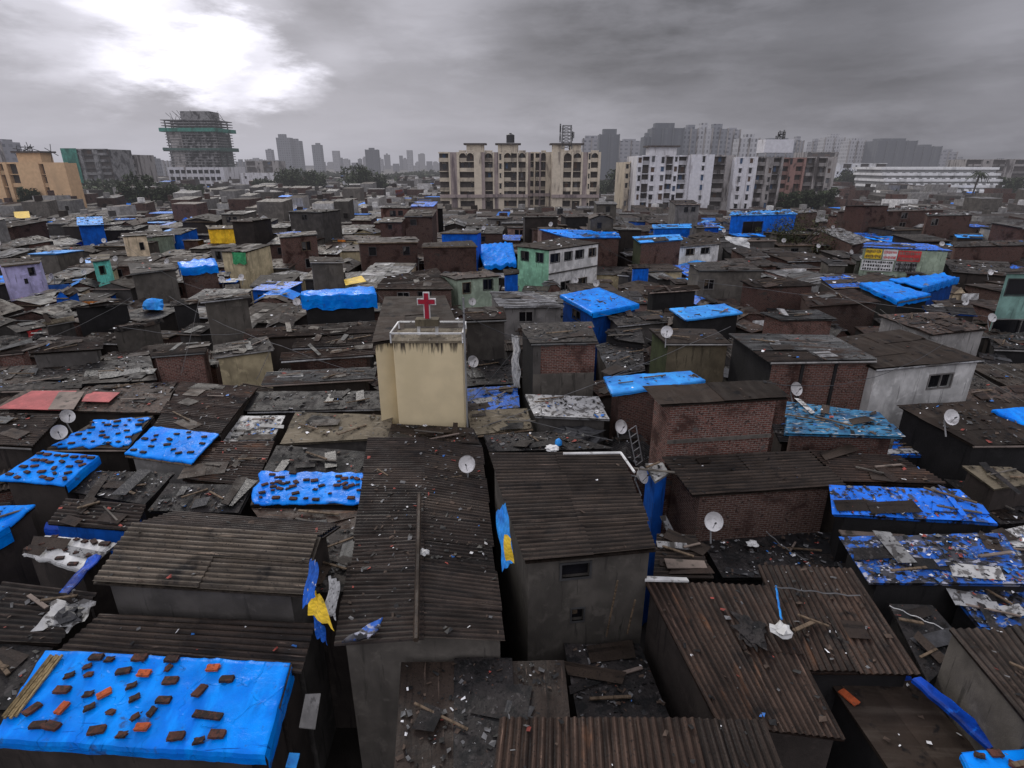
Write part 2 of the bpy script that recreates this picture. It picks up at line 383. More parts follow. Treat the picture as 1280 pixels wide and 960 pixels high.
# ------------------------------------------------------------------ walls with real openings
def wall_side(mb, p0, p1, h0, h1, z0, holes, m=0, t=1.):
    d = (p1-p0); L = Vector((d.x, d.y, 0)).length; d = Vector((d.x, d.y, 0))/max(L, 1e-6); n = Vector((d.y, -d.x, 0))
    top = min(h0, h1)
    hs = []
    for (u0, u1, d0, d1) in holes:
        zt = top-d0; zb = top-d1
        if zb > z0+.05 and zt > zb: hs.append((u0*L, u1*L, zb, zt))
    xs = sorted({0., L, *[h[0] for h in hs], *[h[1] for h in hs]}); zs = sorted({z0, top-.001, *[h[2] for h in hs], *[h[3] for h in hs]})
    base = Vector((p0.x, p0.y, 0))
    P = lambda x, z, o=0.: base+d*x-n*o+Vector((0, 0, z))
    for i in range(len(xs)-1):
        for j in range(len(zs)-1):
            cx, cz = (xs[i]+xs[i+1])/2, (zs[j]+zs[j+1])/2
            if any(h[0] < cx < h[1] and h[2] < cz < h[3] for h in hs): continue
            mb.face([P(xs[i], zs[j]), P(xs[i+1], zs[j]), P(xs[i+1], zs[j+1]), P(xs[i], zs[j+1])], m, t, [(xs[i], zs[j]), (xs[i+1], zs[j]), (xs[i+1], zs[j+1]), (xs[i], zs[j+1])])
    if abs(h0-h1) > .01 or True:
        mb.face([P(0, top-.001), P(L, top-.001), P(L, h1), P(0, h0)], m, t, [(0, top), (L, top), (L, h1), (0, h0)])
    for (x0, x1, zb, zt) in hs:
        for a, b in (((x0, zb), (x1, zb)), ((x1, zb), (x1, zt)), ((x1, zt), (x0, zt)), ((x0, zt), (x0, zb))):
            mb.face([P(*a), P(*b), P(*b, .14), P(*a, .14)], m, t*.8)
    return hs, P, n

def window_parts(root, hs, P, n, r, simple=False):
    for (x0, x1, zb, zt) in hs:
        fr = MB(); e = .05 if (x1-x0) > .4 else .035
        def fb(xa, xb, za, zb_):
            a = P(xa, za, -.025); b = P(xb, za, -.025); c = P(xb, zb_, -.025); d = P(xa, zb_, -.025)
            a2, b2, c2, d2 = [p-n*.06 for p in (a, b, c, d)]
            fr.face([a, b, c, d]); fr.face([d, c, c2, d2]); fr.face([b2, a2, a, b][::-1]); fr.face([a, d, d2, a2]); fr.face([c, b, b2, c2])
        fb(x0-e, x1+e, zb-e, zb); fb(x0-e, x1+e, zt, zt+e); fb(x0-e, x0, zb+.001, zt-.001); fb(x1, x1+e, zb+.001, zt-.001)
        if x1-x0 > .7: fb((x0+x1)/2-.02, (x0+x1)/2+.02, zb+.002, zt-.002)
        w = fr.build('window', r.choice(('metal_dark', 'boards_grey', 'wood')) if not simple else 'metal_dark', root)
        pn = MB(); pn.face([P(x0, zb, .12), P(x1, zb, .12), P(x1, zt, .12), P(x0, zt, .12)])
        if r.random() < .4: 
            pn.face([P(x0+.02, zt-.02, .03), P(x0+.02, zb+(zt-zb)*r.uniform(.1, .6), .03), P(x0+(x1-x0)*r.uniform(.3, .6), zb+(zt-zb)*r.uniform(.1, .6), .03), P(x0+(x1-x0)*.5, zt-.02, .03)], 1, .6)
        pn.build('pane', ['window_dark', r.choice(('metal_dark', 'wood', 'boards_grey', 'plaster_dark'))], w)

HUTS = []      # dicts
def add_hut(name, cat, label, short, q, wall, roof, stripe, seed, wins=(), base=0., ov=.1, ridge=0., patches=2, corr=True, wall_l=None, lvl=2, group=None, litter=1., pane_simple=False, wt=None):
    """q: world roof quad (back-left, back-right, front-right, front-left)"""
    r = random.Random(seed*13+5)
    c = sum(q, Vector())/4
    root = thing(name, label, cat, (c.x, c.y, 0), group)
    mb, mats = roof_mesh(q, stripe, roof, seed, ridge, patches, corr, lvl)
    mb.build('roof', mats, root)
    # walls
    W = MB(); hl = max(.6, min((q[1]-q[0]).length, (q[2]-q[1]).length)/2)
    k = 1-min(.2, ov/hl)
    w = [Vector((c.x+(p.x-c.x)*k, c.y+(p.y-c.y)*k, c.z+(p.z-c.z)*k-.05)) for p in q]
    t = wt or r.uniform(.82, 1.15)
    fr, lf, rt = [x for x in wins if x[0] == 'f'], [x for x in wins if x[0] == 'l'], [x for x in wins if x[0] == 'r']
    out = []
    if ridge:
        top = [(w[3]+w[2])/2+Vector((0, 0, ridge*.95)), (w[0]+w[1])/2+Vector((0, 0, ridge*.95))]
        W.face([w[3]-Vector((0, 0, .002)), w[2]-Vector((0, 0, .002)), top[0]], 0, t)
        W.face([w[1], w[0], top[1]], 0, t)
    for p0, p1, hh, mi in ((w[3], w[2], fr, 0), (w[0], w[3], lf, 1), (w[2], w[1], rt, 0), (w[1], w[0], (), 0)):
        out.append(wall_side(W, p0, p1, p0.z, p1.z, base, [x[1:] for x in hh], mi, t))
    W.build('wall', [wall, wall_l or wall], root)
    for o in out: window_parts(root, *o, r, pane_simple)
    if r.random() < (.55 if c.y > 17 else .0) and roof not in ('blue_tarp', 'light_blue_tarp'):
        fm = MB(); fm.bar(q[3]+Vector((0, -.04, -.03)), q[2]+Vector((0, -.04, -.03)), .03+.0006*c.y, 4, 0, r.uniform(.5, 1.1)); fm.build('eave_highlight', r.choice(('tin_pale', 'wood', 'plaster_pale', 'tin_sheet', 'pale_brown_sheet')), root)  # light coloured bar added along the front eave to imitate an edge highlight
    HUTS.append(dict(short=short, q=q, c=c, root=root, mat=roof, litter=litter, seed=seed, px=[proj(p) for p in q], near=c.y, ridge=ridge, label=label))
    return root

def ztop(yf, w, base):
    return CAMZ-(CAMZ-base)/tn(yf+w)*tn(yf)
def pquad(px, zb, zf):
    x = px
    return [at(x[0], x[1], zb), at(x[2], x[3], zb), at(x[4], x[5], zf), at(x[6], x[7], zf)]

NAMEOF = lambda wall: 'brick_house' if wall.startswith('brick') else ('shack' if wall in ('black_wall', 'dark_wall', 'blue_wall') else 'shanty_house')
CATOF = {'brick_house': 'brick house', 'shack': 'shack', 'shanty_house': 'house'}
seedc = [100]
HD = {}
def H(key, label, px, wall, roof, stripe='h', w=None, base=4.4, rise=.25, z=None, **k):
    yf = (px[5]+px[7])/2
    if z: zb, zf = z
    else:
        zf = ztop(yf, w, base); zb = zf+rise
    q = pquad(px, zb, zf)
    seedc[0] += 1
    yc = sum(px[1::2])/4
    corr = k.pop('corr', True)
    if roof in ('felt_roof', 'debris_roof', 'grey_rubble_roof', 'brown_rubble_roof', 'straw_mat', 'pink_sheet', 'blue_tarp', 'white_sheet', 'blue_tarp_patchy', 'blue_tarp_torn', 'cyan_tarp', 'light_blue_tarp'): corr = False
    if yc < 330: corr = False
    nm = NAMEOF(wall)
    k.setdefault('patches', 0 if roof in ('felt_roof', 'asbestos_light') else 3)
    r = add_hut(nm, CATOF[nm], label, key, q, wall, roof, stripe, seedc[0], corr=corr, **k)
    HD[key] = HUTS[-1]; HUTS[-1]['w'] = (w or 0)
    return r

# ================================================================== NEAR HOUSES
H('front tarp hut', 'dark hut at lower left under the big bright blue tarpaulin with bricks', (60,817,360,833,329,946,-4,926), 'dark_wall', 'felt_roof', w=40, base=3.7, rise=.35, litter=0)
H('striped grey roof house', 'low house with pale grey corrugated roof above the front blue tarpaulin', (170,655,401,671,377,745,116,729), 'plaster_dark', 'asbestos_light', w=32, base=5.0, rise=.35, litter=.15)
H('rear dark lean-to', 'dark corrugated lean-to right behind the pale grey striped roof', (218,641,426,657,404,672,172,656), 'dark_wall', 'asbestos_dark', z=(5.6,5.9), litter=.2, patches=0)
H('lower dark roof', 'dark corrugated roof between the front blue tarp and pale striped roof', (126,768,387,781,368,843,70,816), 'dark_wall', 'asbestos_dark', z=(4.95,4.75), litter=.4, patches=0)
H('long ridged roof house', 'long house with dark corrugated roof and ridge running toward the viewer', (462,548,600,560,632,806,424,806), 'plaster_grey', 'asbestos_dark', w=84, base=3.1, rise=.2, ridge=.16, litter=1., patches=0)
H('littered flat roof', 'black flat roof covered in litter at the bottom centre', (503,828,705,826,722,985,493,985), 'dark_wall', 'debris_roof', 'v', z=(4.4,4.25), litter=3.2)
H('bottom corrugated roof', 'rust streaked corrugated roof along the bottom edge', (627,897,950,900,990,1000,618,1000), 'dark_wall', 'rusty_sheet', 'v', z=(5.15,4.95), litter=.35, patches=0)
H('low rubble roof', 'low rubble strewn roof below the grey two storey house', (705,807,800,809,838,903,722,900), 'dark_wall', 'debris_roof', 'v', z=(3.4,3.35), litter=3.)
H('grey two storey house', 'grey plastered two storey house with striped sloping roof and two small windows', (612,567,778,567,820,688,657,703), 'plaster_grey', 'asbestos', w=110, base=3.4, rise=.5, litter=.05, patches=0,
  wins=[('f', .27, .50, .22, .60), ('f', .37, .47, 1.5, 1.86)], ov=.12, wt=.75)
H('brown sloping roof', 'wide brown corrugated roof sloping down beside the black alley', (806,727,956,735,1056,925,897,905), 'dark_wall', 'rusty_sheet', 'v', z=(4.9,4.5), litter=.5, patches=0)
H('roped roof', 'brown corrugated roof with ropes and a white bag', (948,710,1064,714,1147,843,1003,841), 'black_wall', 'rusty_sheet', 'v', z=(5.0,4.6), litter=1.2, patches=1)
H('smooth dark roof', 'smooth dark grey roof with blue edging and one orange tile', (1033,848,1137,850,1262,985,1125,985), 'black_wall', 'felt_roof', 'v', z=(4.1,3.95), litter=.5)
H('lower right grey house', 'grey plastered house with corrugated roof at the lower right', (1187,786,1340,786,1430,916,1288,908), 'plaster_grey', 'asbestos_dark', 'v', z=(5.6,5.55), patches=0, ov=.05, wt=.95)
H('corner tarp hut', 'hut under a bright blue tarpaulin in the lower right corner', (1203,946,1320,940,1350,990,1225,990), 'black_wall', 'felt_roof', z=(5.0,4.95))
H('white streaked roof', 'small black roof with white streaks beside the roped roof', (1111,757,1165,758,1207,806,1158,853), 'black_wall', 'debris_roof', 'v', z=(4.6,4.4), litter=3)
H('messy plastic roof', 'hut under torn white and blue plastic above a black opening', (1050,672,1255,668,1300,732,1087,729), 'black_wall', 'blue_tarp_torn', w=34, base=4.1, litter=4, patches=6)
H('torn blue corner roof', 'torn blue plastic roof at the right edge above the grey house', (1190,742,1300,733,1340,790,1224,785), 'black_wall', 'blue_tarp_torn', z=(4.6,4.4), litter=3, patches=4)
H('patchy blue roof', 'hut with patchy blue plastic roof right of the low brick house', (1038,608,1200,614,1248,656,1043,644), 'black_wall', 'blue_tarp_patchy', w=32, base=4.5, litter=3, patches=4)
H('low brick house', 'long low brick house with grey sheet roof and white dish', (830,572,1010,565,1052,608,866,620), 'brick_brown', 'asbestos', w=47, base=4.1, rise=.3, litter=.3, patches=1)
H('brown sheet roof', 'brown sheet roof right of the low brick house', (1012,563,1125,571,1182,607,1056,604), 'dark_wall', 'rusty_sheet', w=6, base=5.2, rise=.15, litter=1, patches=3)
H('tall brick house', 'tall red brick house with flat dark roof at centre right', (806,484,960,477,985,498,828,507), 'brick_red', 'felt_roof', w=72, base=5.5, rise=0.05, litter=.1)
H('black flat roof house', 'black house with flat dark roof and dish at the right', (1124,508,1300,498,1345,556,1216,557), 'black_wall', 'felt_roof', w=38, base=4.4, litter=1)
H('cyan plastic roof', 'brick hut under torn cyan plastic strips beside the tall brick house', (985,503,1098,517,1128,547,980,543), 'brick_dark', 'cyan_tarp', w=24, base=5.3, litter=3)
H('cyan low patch', 'low roof with cyan tarpaulin behind the torn cyan strips', (1118,551,1145,551,1172,571,1113,570), 'black_wall', 'blue_tarp_patchy', z=(4.4,4.3))
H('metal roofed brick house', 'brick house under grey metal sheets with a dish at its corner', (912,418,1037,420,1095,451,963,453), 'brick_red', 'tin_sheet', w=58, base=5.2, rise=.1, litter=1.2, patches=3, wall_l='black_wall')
H('white walled house', 'white walled house with broad brown roof and one hooded window', (1020,426,1125,413,1229,450,1095,462), 'plaster_white', 'felt_roof', w=62, base=4.8, rise=.2, wins=[('f', .55, .78, .45, 1.0)], litter=.2, wt=.75)
H('mossy roof hut', 'small hut with mossy roof at the right edge below the black house', (1203,583,1262,585,1300,604,1243,612), 'dark_wall', 'straw_mat', w=14, base=4.6, litter=1)
H('dark right strip roof', 'dark sagging roof behind the patchy blue roof', (1180,600,1245,606,1300,655,1250,657), 'black_wall', 'debris_roof', z=(4.2,4.1), litter=1.5)
H('white rubble roof', 'roof covered in white rubble at the right edge', (1236,668,1310,652,1340,722,1272,714), 'black_wall', 'white_sheet', 'v', z=(4.5,4.4), litter=4, patches=4)
H('rubble yard roof', 'dark rubble covered roof below the low brick house', (872,666,1040,668,1075,722,905,724), 'black_wall', 'debris_roof', z=(3.7,3.7), litter=3)
H('narrow striped roof', 'narrow grey striped roof beside the rubble roof', (822,668,868,670,890,724,818,722), 'dark_wall', 'asbestos', z=(4.5,4.3), litter=1)
# left near
H('left brick weighted tarp hut', 'hut under a blue tarpaulin with bricks at the left edge', (55,566,123,573,82,608,-2,601), 'dark_wall', 'felt_roof', w=16, base=4.3, litter=0)
H('upper left tarp hut', 'hut under a ragged blue tarpaulin near two dishes', (118,528,193,521,158,562,60,562), 'dark_wall', 'felt_roof', w=9, base=4.5, litter=0)
H('left middle tarp hut', 'hut under a blue tarpaulin below the dark brown roof', (192,536,272,545,240,580,158,569), 'plaster_pale', 'felt_roof', w=11, base=4.5, litter=0)
H('dark brown sloped roof', 'dark brown sloped roof above the left blue tarpaulins', (228,478,322,485,276,543,192,534), 'dark_wall', 'rusty_sheet', w=6, base=4.9, rise=.2, litter=1, patches=5)
H('pink sheeted roof', 'roof of pink and pale sheets at the left edge', (36,488,212,492,203,517,-5,513), 'dark_wall', 'brown_rubble_roof', w=12, base=4.3, litter=2)
H('left edge grey roof', 'grey sheet roof at the left edge below the pink roof', (-30,517,78,519,40,560,-40,556), 'dark_wall', 'asbestos', w=22, base=4.2, litter=1)
H('left rubble roof', 'flat roof strewn with rubble right of the left edge tarp', (120,590,218,592,182,632,88,615), 'dark_wall', 'debris_roof', w=5, base=4.3, litter=3)
H('brown board roof', 'brown board roof left of the centre blue tarpaulin', (252,553,342,553,320,609,228,600), 'dark_wall', 'rusty_sheet', w=4, base=4.5, litter=1.5)
H('straw matted roof', 'roof covered with straw coloured matting below the long grey sheets', (372,516,490,521,487,548,352,556), 'plaster_dark', 'straw_mat', w=7, base=4.8, rise=.2, litter=1.5, patches=2)
H('grey slab roof', 'dark grey roof behind the centre blue tarpaulin', (348,558,462,566,461,595,330,593), 'dark_wall', 'debris_roof', w=3, base=4.7, litter=1)
H('centre tarp hut', 'hut under the centre blue tarpaulin with rubble piles', (325,590,461,594,456,632,313,632), 'dark_wall', 'felt_roof', w=7, base=4.6, litter=0)
H('slab roof strip', 'strip of grey slabs in front of the centre blue tarpaulin', (316,636,452,640,450,666,330,656), 'dark_wall', 'grey_rubble_roof', z=(4.7,4.6), litter=1)
H('black rag roof', 'roof heaped with black rags behind the striped grey roof', (212,606,318,608,300,642,186,640), 'dark_wall', 'debris_roof', w=4, base=4.5, litter=3, patches=5)
H('dark mossy slope', 'dark roof sloping above the white torn tarpaulin', (84,624,182,632,168,664,60,655), 'blue_wall', 'asbestos_dark', w=8, base=4.4, litter=2)
H('white tarp hut', 'hut under a dirty white tarpaulin with dark bricks at left', (58,672,146,679,104,716,28,694), 'dark_wall', 'white_sheet', w=18, base=3.9, litter=0)
H('lower left corrugated roof', 'dark corrugated roof at the left edge beside the torn white sheet', (5,728,120,742,72,806,-62,800), 'dark_wall', 'asbestos_dark', z=(4.5,4.3), litter=1.5, patches=0)
H('lower left rubble roof', 'dark crumpled roof at the left edge behind the front tarpaulin', (-30,803,66,812,8,890,-90,890), 'dark_wall', 'debris_roof', z=(4.2,4.0), litter=1.5)
H('left edge tarp hut', 'hut with blue tarpaulin cut off by the left edge', (-30,636,43,634,12,660,-25,682), 'dark_wall', 'felt_roof', w=22, base=3.8)
H('grey gap roof', 'narrow grey roof between the striped roof and the long ridged roof', (402,664,452,664,428,742,388,742), 'dark_wall', 'grey_rubble_roof', 'v', z=(4.7,4.6), litter=2)
H('chapel foot roof', 'cluttered roof at the foot of the cream chapel', (492,531,592,536,602,556,486,552), 'dark_wall', 'debris_roof', z=(5.2,5.15), litter=3, patches=4)
H('mossy yellow roof', 'mossy yellowish roof right of the chapel foot', (586,515,660,511,666,536,592,545), 'dark_wall', 'straw_mat', w=5, base=4.6, litter=1)
H('speckled blue roof', 'dark speckled blue plastic roof right of the chapel', (583,487,646,482,648,511,585,517), 'dark_wall', 'blue_tarp_patchy', w=2, base=4.8, litter=2)
H('cluttered centre roof', 'cluttered dark roof behind the grey two storey house', (604,545,690,541,765,562,614,566), 'dark_wall', 'debris_roof', z=(4.9,4.9), litter=2.5, patches=4)
# middle
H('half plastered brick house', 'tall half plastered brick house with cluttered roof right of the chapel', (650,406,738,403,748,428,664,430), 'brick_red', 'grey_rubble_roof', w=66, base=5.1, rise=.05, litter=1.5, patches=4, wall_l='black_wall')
H('shard roofed hut', 'hut with pale broken slate roof below the half plastered house', (656,494,746,497,762,525,669,521), 'plaster_dark', 'white_sheet', w=32, base=4.2, rise=.2, litter=3, patches=0)
H('light blue roofed hut', 'brick hut with smooth light blue tarpaulin left of the tall brick house', (756,473,862,466,880,477,766,494), 'brick_dark', 'felt_roof', w=38, base=4.8, rise=.1)
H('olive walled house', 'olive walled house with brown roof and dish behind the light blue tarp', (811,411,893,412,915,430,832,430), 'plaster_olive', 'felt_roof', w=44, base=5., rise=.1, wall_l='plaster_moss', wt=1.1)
H('narrow blue roof shack', 'dark shack with narrow blue roof behind the olive walled house', (838,387,905,381,927,392,858,401), 'black_wall', 'felt_roof', w=20, base=4.6, rise=.1)
H('diamond blue roof hut', 'blue walled hut with diamond shaped bright blue roof', (702,370,749,361,797,381,741,392), 'blue_wall', 'felt_roof', w=22, base=4.6, rise=.1, wins=[('l', .35, .6, .35, .9)], wt=.5)
H('green and white house', 'two storey house with green side wall and white front with six windows', (645,308,702,297,750,304,686,313), 'plaster_white', 'felt_roof', w=48, base=3.4, rise=.05, wall_l='paint_green',
  wins=[('f', .03, .2, .35, 1.1), ('f', .3, .45, .35, 1.1), ('f', .52, .69, .35, 1.1), ('f', .8, .95, .35, 1.1), ('f', .24, .43, 3.0, 3.8), ('f', .6, .78, 3.0, 3.8), ('l', .12, .36, .3, 1.1), ('l', .6, .82, .3, 1.1)], wt=.95)
H('pale sheet roofed hut', 'grey board hut with white streaked sheet roof behind the half plastered house', (612,365,665,366,705,383,625,384), 'boards_grey', 'tin_pale', w=26, base=4.6, rise=.1, wins=[('f', .3, .52, .3, .9)])
H('slumped blue roof', 'sagging blue tarpaulin roof left of the green and white house', (597,309,640,306,645,331,606,336), 'dark_wall', 'felt_roof', w=3, base=4.)
H('small blue booth', 'small blue tarpaulin booth at the corner of the green house', (629,337,648,337,649,342,630,344), 'blue_wall', 'felt_roof', w=20, base=3.8)
H('pale green house', 'pale green house with two windows and rubble on its roof', (548,343,612,339,627,345,570,350), 'paint_pale_green', 'brown_rubble_roof', w=34, base=4.2, rise=.05, wins=[('f', .12, .3, .25, 1.), ('f', .62, .85, .15, .9)], litter=1.5)
H('broad brown roof house', 'brick house with broad brown roof directly behind the chapel', (482,346,545,336,566,362,470,362), 'brick_brown', 'asbestos', w=14, base=5., rise=.4, wins=[('f', .27, .42, .2, .55), ('f', .55, .72, .15, .5)])
H('blue fronted shack', 'black shack with long blue tarpaulin front left of the chapel', (378,367,466,360,470,371,377,373), 'black_wall', 'felt_roof', w=30, base=4.7, rise=.05)
H('flat topped dark brick house', 'flat topped dark brick house above the broad brown roof', (530,304,590,301,597,308,527,309), 'brick_dark', 'felt_roof', w=30, base=4.2, rise=.05, wt=.8)
H('long brick house', 'long brick house with grey sheet roof left of the flat topped one', (446,298,520,296,523,303,448,304), 'brick_dark', 'asbestos', w=28, base=4.2, rise=.1, wins=[('f', .15, .27, .4, 1.2), ('f', .75, .86, .4, 1.2)])
H('two window brick house', 'red brick house with two stacked windows left of centre', (347,293,395,289,397,293,349,297), 'brick_red', 'asbestos', w=34, base=4.2, rise=.05, wins=[('f', .55, .8, .6, 1.5), ('f', .6, .85, 2.4, 3.3)])
H('blank grey house', 'windowless grey plastered block in front of the brick houses', (386,321,428,322,430,328,388,328), 'plaster_grey', 'felt_roof', w=36, base=4.2, rise=.05)
H('raw concrete hut', 'grey hut with tilted flat roof below the beige tower house', (160,330,213,330,221,336,163,343), 'plaster_grey', 'grey_rubble_roof', w=34, base=4.2, rise=.05)
H('stained concrete block', 'stained raw concrete block house left of the blue fronted shack', (249,371,310,366,314,371,251,378), 'plaster_grey', 'grey_rubble_roof', w=42, base=4.8, rise=.05, wt=.9)
H('low black annex', 'low black annex left of the stained concrete block', (213,377,247,373,249,380,215,383), 'black_wall', 'grey_rubble_roof', w=14, base=4.6)
H('violet house', 'pale violet house with small window at the left edge', (-5,325,52,322,50,328,2,333), 'paint_violet', 'felt_roof', w=37, base=4.2, rise=.05, wins=[('f', .65, .82, .3, .9)])
H('teal hut', 'tiny bright teal hut with pale cream roof', (112,319,137,318,137,324,114,327), 'paint_teal', 'straw_mat', w=24, base=4.2, rise=.05, wins=[('f', .3, .62, .5, 1.2)], wt=1.2, patches=0)
H('beige tower house', 'narrow beige tower house with one small window', (151,292,180,291,184,294,153,296), 'paint_beige', 'felt_roof', w=28, base=4.2, rise=.0, wins=[('f', .62, .8, .7, 1.5)], wt=1.1)
H('bright blue hut', 'hut wrapped in bright blue plastic at upper left', (96,272,127,271,130,281,97,282), 'blue_wall', 'light_blue_tarp', w=22, base=3.8, rise=.0)
H('yellow hut', 'bright yellow painted hut left of centre', (258,282,295,282,297,285,260,286), 'paint_yellow', 'straw_mat', w=21, base=4.2, rise=.0, wt=1.1, patches=0)
H('blue draped brick hut', 'brick hut half draped in blue tarpaulin at left', (223,331,268,325,272,334,226,338), 'brick_brown', 'felt_roof', w=26, base=4.3)
H('dark striped shack', 'black shack with pale poles at left', (88,386,150,375,165,379,90,388), 'black_wall', 'asbestos_dark', w=24, base=4.3)
H('plain red brick hut', 'plain red brick hut with grey flat roof at left', (186,433,262,428,257,441,190,446), 'brick_red', 'asbestos', w=29, base=4.4, rise=.1, litter=.3)
H('cream strip roof', 'low roof with cream and blue sheets left of the black shack', (52,403,92,394,94,401,60,407), 'plaster_dark', 'straw_mat', w=8, base=4.4)
H('tilted slab roof hut', 'pale grey slab roofed hut behind the plain brick hut', (135,412,200,398,204,403,150,415), 'plaster_grey', 'grey_rubble_roof', w=16, base=4.4)
H('cloth draped hut', 'hut draped in grey cloth at the left', (32,433,128,422,126,437,38,443), 'plaster_dark', 'asbestos_dark', w=24, base=4.4)
H('red wall strip house', 'dark red wall under grey roof at the left edge', (-20,436,38,432,30,441,-20,446), 'brick_red', 'asbestos', w=11, base=4.6)
H('left grey roofscape', 'grey rubble roof at the left edge above the pink roof', (-20,460,110,455,100,486,-20,490), 'dark_wall', 'grey_rubble_roof', z=(4.6,4.5), litter=2.5, patches=5)
H('crumpled roof', 'crumpled grey roof left of the plain red brick hut', (112,448,188,446,196,476,102,481), 'dark_wall', 'debris_roof', z=(4.7,4.6), litter=3, patches=6)
H('brown scrap roof', 'scrap strewn roof in front of the plain red brick hut', (110,484,225,478,208,500,100,494), 'dark_wall', 'brown_rubble_roof', z=(4.5,4.4), litter=4, patches=6)
H('cream gap hut', 'small hut with cream wall below rubble roof, left of centre', (268,432,332,421,342,437,268,447), 'plaster_cream', 'grey_rubble_roof', w=15, base=4.6, wt=.8, litter=3, patches=5)
H('upper long sheet roof', 'upper one of the long grey sheet roofs left of the chapel', (312,412,470,402,466,417,308,424), 'dark_wall', 'asbestos', w=3, base=5.0, rise=.3)
H('middle long sheet roof', 'middle long grey sheet roof left of the chapel', (372,424,470,418,466,432,366,436), 'dark_wall', 'asbestos', w=4, base=4.9, rise=.3)
H('red wall lean-to', 'lean-to with dark red wall left of the chapel', (354,442,470,432,467,444,352,452), 'brick_dark', 'rusty_sheet', w=17, base=4.8, rise=.2)
H('pale ribbed roof', 'pale ribbed sheet roof next to the chapel wall', (335,466,470,460,467,474,328,482), 'dark_wall', 'tin_sheet', w=8, base=4.8, rise=.15, litter=2)
H('patched roof by chapel', 'dark patched roof with pale boards left of the chapel foot', (314,491,488,489,488,511,310,515), 'dark_wall', 'debris_roof', w=3, base=4.8, rise=.2, litter=2.5, patches=5)
H('white and blue scrap roof', 'roof of white and blue plastic scraps right of the dark brown roof', (302,521,356,521,340,552,280,553), 'dark_wall', 'white_sheet', w=3, base=4.6, litter=4)
H('grey wall beside chapel', 'dark grey block directly right of the chapel', (580,386,630,384,633,400,580,402), 'plaster_dark', 'asbestos', w=46, base=5., rise=.05)
H('littered roof beside chapel', 'littered roof between the chapel and the half plastered house', (582,452,645,450,646,480,584,484), 'dark_wall', 'debris_roof', z=(4.8,4.7), litter=3)
H('torn roof cluster', 'torn dark roof right of the half plastered brick house', (745,432,800,420,806,462,762,470), 'dark_wall', 'debris_roof', z=(4.8,4.7), litter=2.5, patches=5)
H('ragged slate roof', 'ragged grey slate roof below the diamond blue roof', (758,393,828,388,834,402,772,408), 'plaster_dark', 'grey_rubble_roof', w=8, base=4.7, patches=6, litter=2)
H('black slab roof', 'black slab roof left of the olive walled house', (756,415,800,410,806,430,770,425), 'black_wall', 'debris_roof', w=10, base=4.7)
H('boarded grey house', 'tall grey house with one shutter window behind the black shack', (860,329,925,326,955,338,873,338), 'plaster_grey', 'grey_rubble_roof', w=34, base=4.3, rise=.1, wins=[('f', .1, .25, .7, 1.4)], patches=4)
H('white two window hut', 'white hut with two windows right of the blue topped brick house', (849,301,898,297,900,305,848,309), 'plaster_white', 'felt_roof', w=15, base=4.4, rise=.1, wins=[('f', .18, .38, .25, .9), ('f', .55, .77, .25, .9)], wt=1.1)
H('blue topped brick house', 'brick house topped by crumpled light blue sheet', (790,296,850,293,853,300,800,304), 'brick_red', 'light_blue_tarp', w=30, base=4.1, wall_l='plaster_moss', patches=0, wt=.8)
H('blue tarp row roof', 'long blue tarpaulin roof behind the green and white house', (674,287,770,289,776,297,712,298), 'brick_dark', 'blue_tarp', w=30, base=4.2)
H('far blue roof hut', 'small blue roofed hut behind the blue topped brick house', (816,281,863,280,864,285,817,286), 'blue_wall', 'light_blue_tarp', w=9, base=4.1)
H('blue doorway booth', 'upright blue plastic booth left of the black shack', (789,331,812,330,813,335,790,336), 'blue_wall', 'felt_roof', w=20, base=3.9)
H('low brown brick house', 'low brown brick house right of the boarded grey house', (925,351,985,347,1020,357,945,360), 'brick_dark', 'asbestos', w=26, base=4.4, wt=.9)
H('wide brick hut', 'wide brick hut with thin tin roof behind the metal roofed brick house', (950,391,1020,388,1047,400,978,401), 'brick_red', 'tin_sheet', w=18, base=4.8, patches=1)
H('black shack', 'large black shack behind the narrow blue roof', (805,358,870,357,875,362,812,366), 'black_wall', 'asbestos_dark', w=22, base=4.5)
H('ochre gable hut', 'brown brick hut with rusty roof left of the right hand blue tarps', (1000,368,1065,362,1100,378,1012,384), 'brick_brown', 'rusty_sheet', w=14, base=4.6, wt=.5)
H('faded blue flap roof', 'faded patchy blue roof left of the bright blue roofs', (1025,347,1060,345,1088,358,1042,360), 'dark_wall', 'blue_tarp_patchy', w=5, base=4.4)
H('right blue roof shack', 'black shack with low bright blue tarpaulin roof at right', (1074,356,1112,354,1163,370,1122,378), 'black_wall', 'felt_roof', w=18, base=4.5)
H('rear right blue roof', 'bright blue tarpaulin roof behind the black shack at right', (1112,351,1175,344,1198,349,1152,362), 'blue_wall', 'felt_roof', w=12, base=4.4, wt=.5)
H('ragged blue strip', 'ragged strip of blue plastic in front of the right blue roofs', (1152,382,1216,384,1222,395,1158,390), 'dark_wall', 'blue_tarp_patchy', w=4, base=4.6)
H('rusted debris roof', 'rusty debris covered roof above the white walled house', (1098,394,1180,391,1235,412,1165,419), 'plaster_pale', 'brown_rubble_roof', w=16, base=4.8, litter=3, patches=5)
H('sea green house', 'sea green house with two long barred windows at the right edge', (1262,337,1340,332,1345,341,1256,341), 'paint_seagreen', 'grey_rubble_roof', w=64, base=4.6, rise=.05, wins=[('f', .06, .9, .35, 1.35), ('f', .02, .9, 2.9, 3.8)], wt=1.1)
H('banner house', 'house whose wall carries red and yellow printed banners', (1083,303,1160,305,1188,314,1078,309), 'paint_pale_green', 'blue_tarp_patchy', w=28, base=4.2, rise=.05, litter=.5)
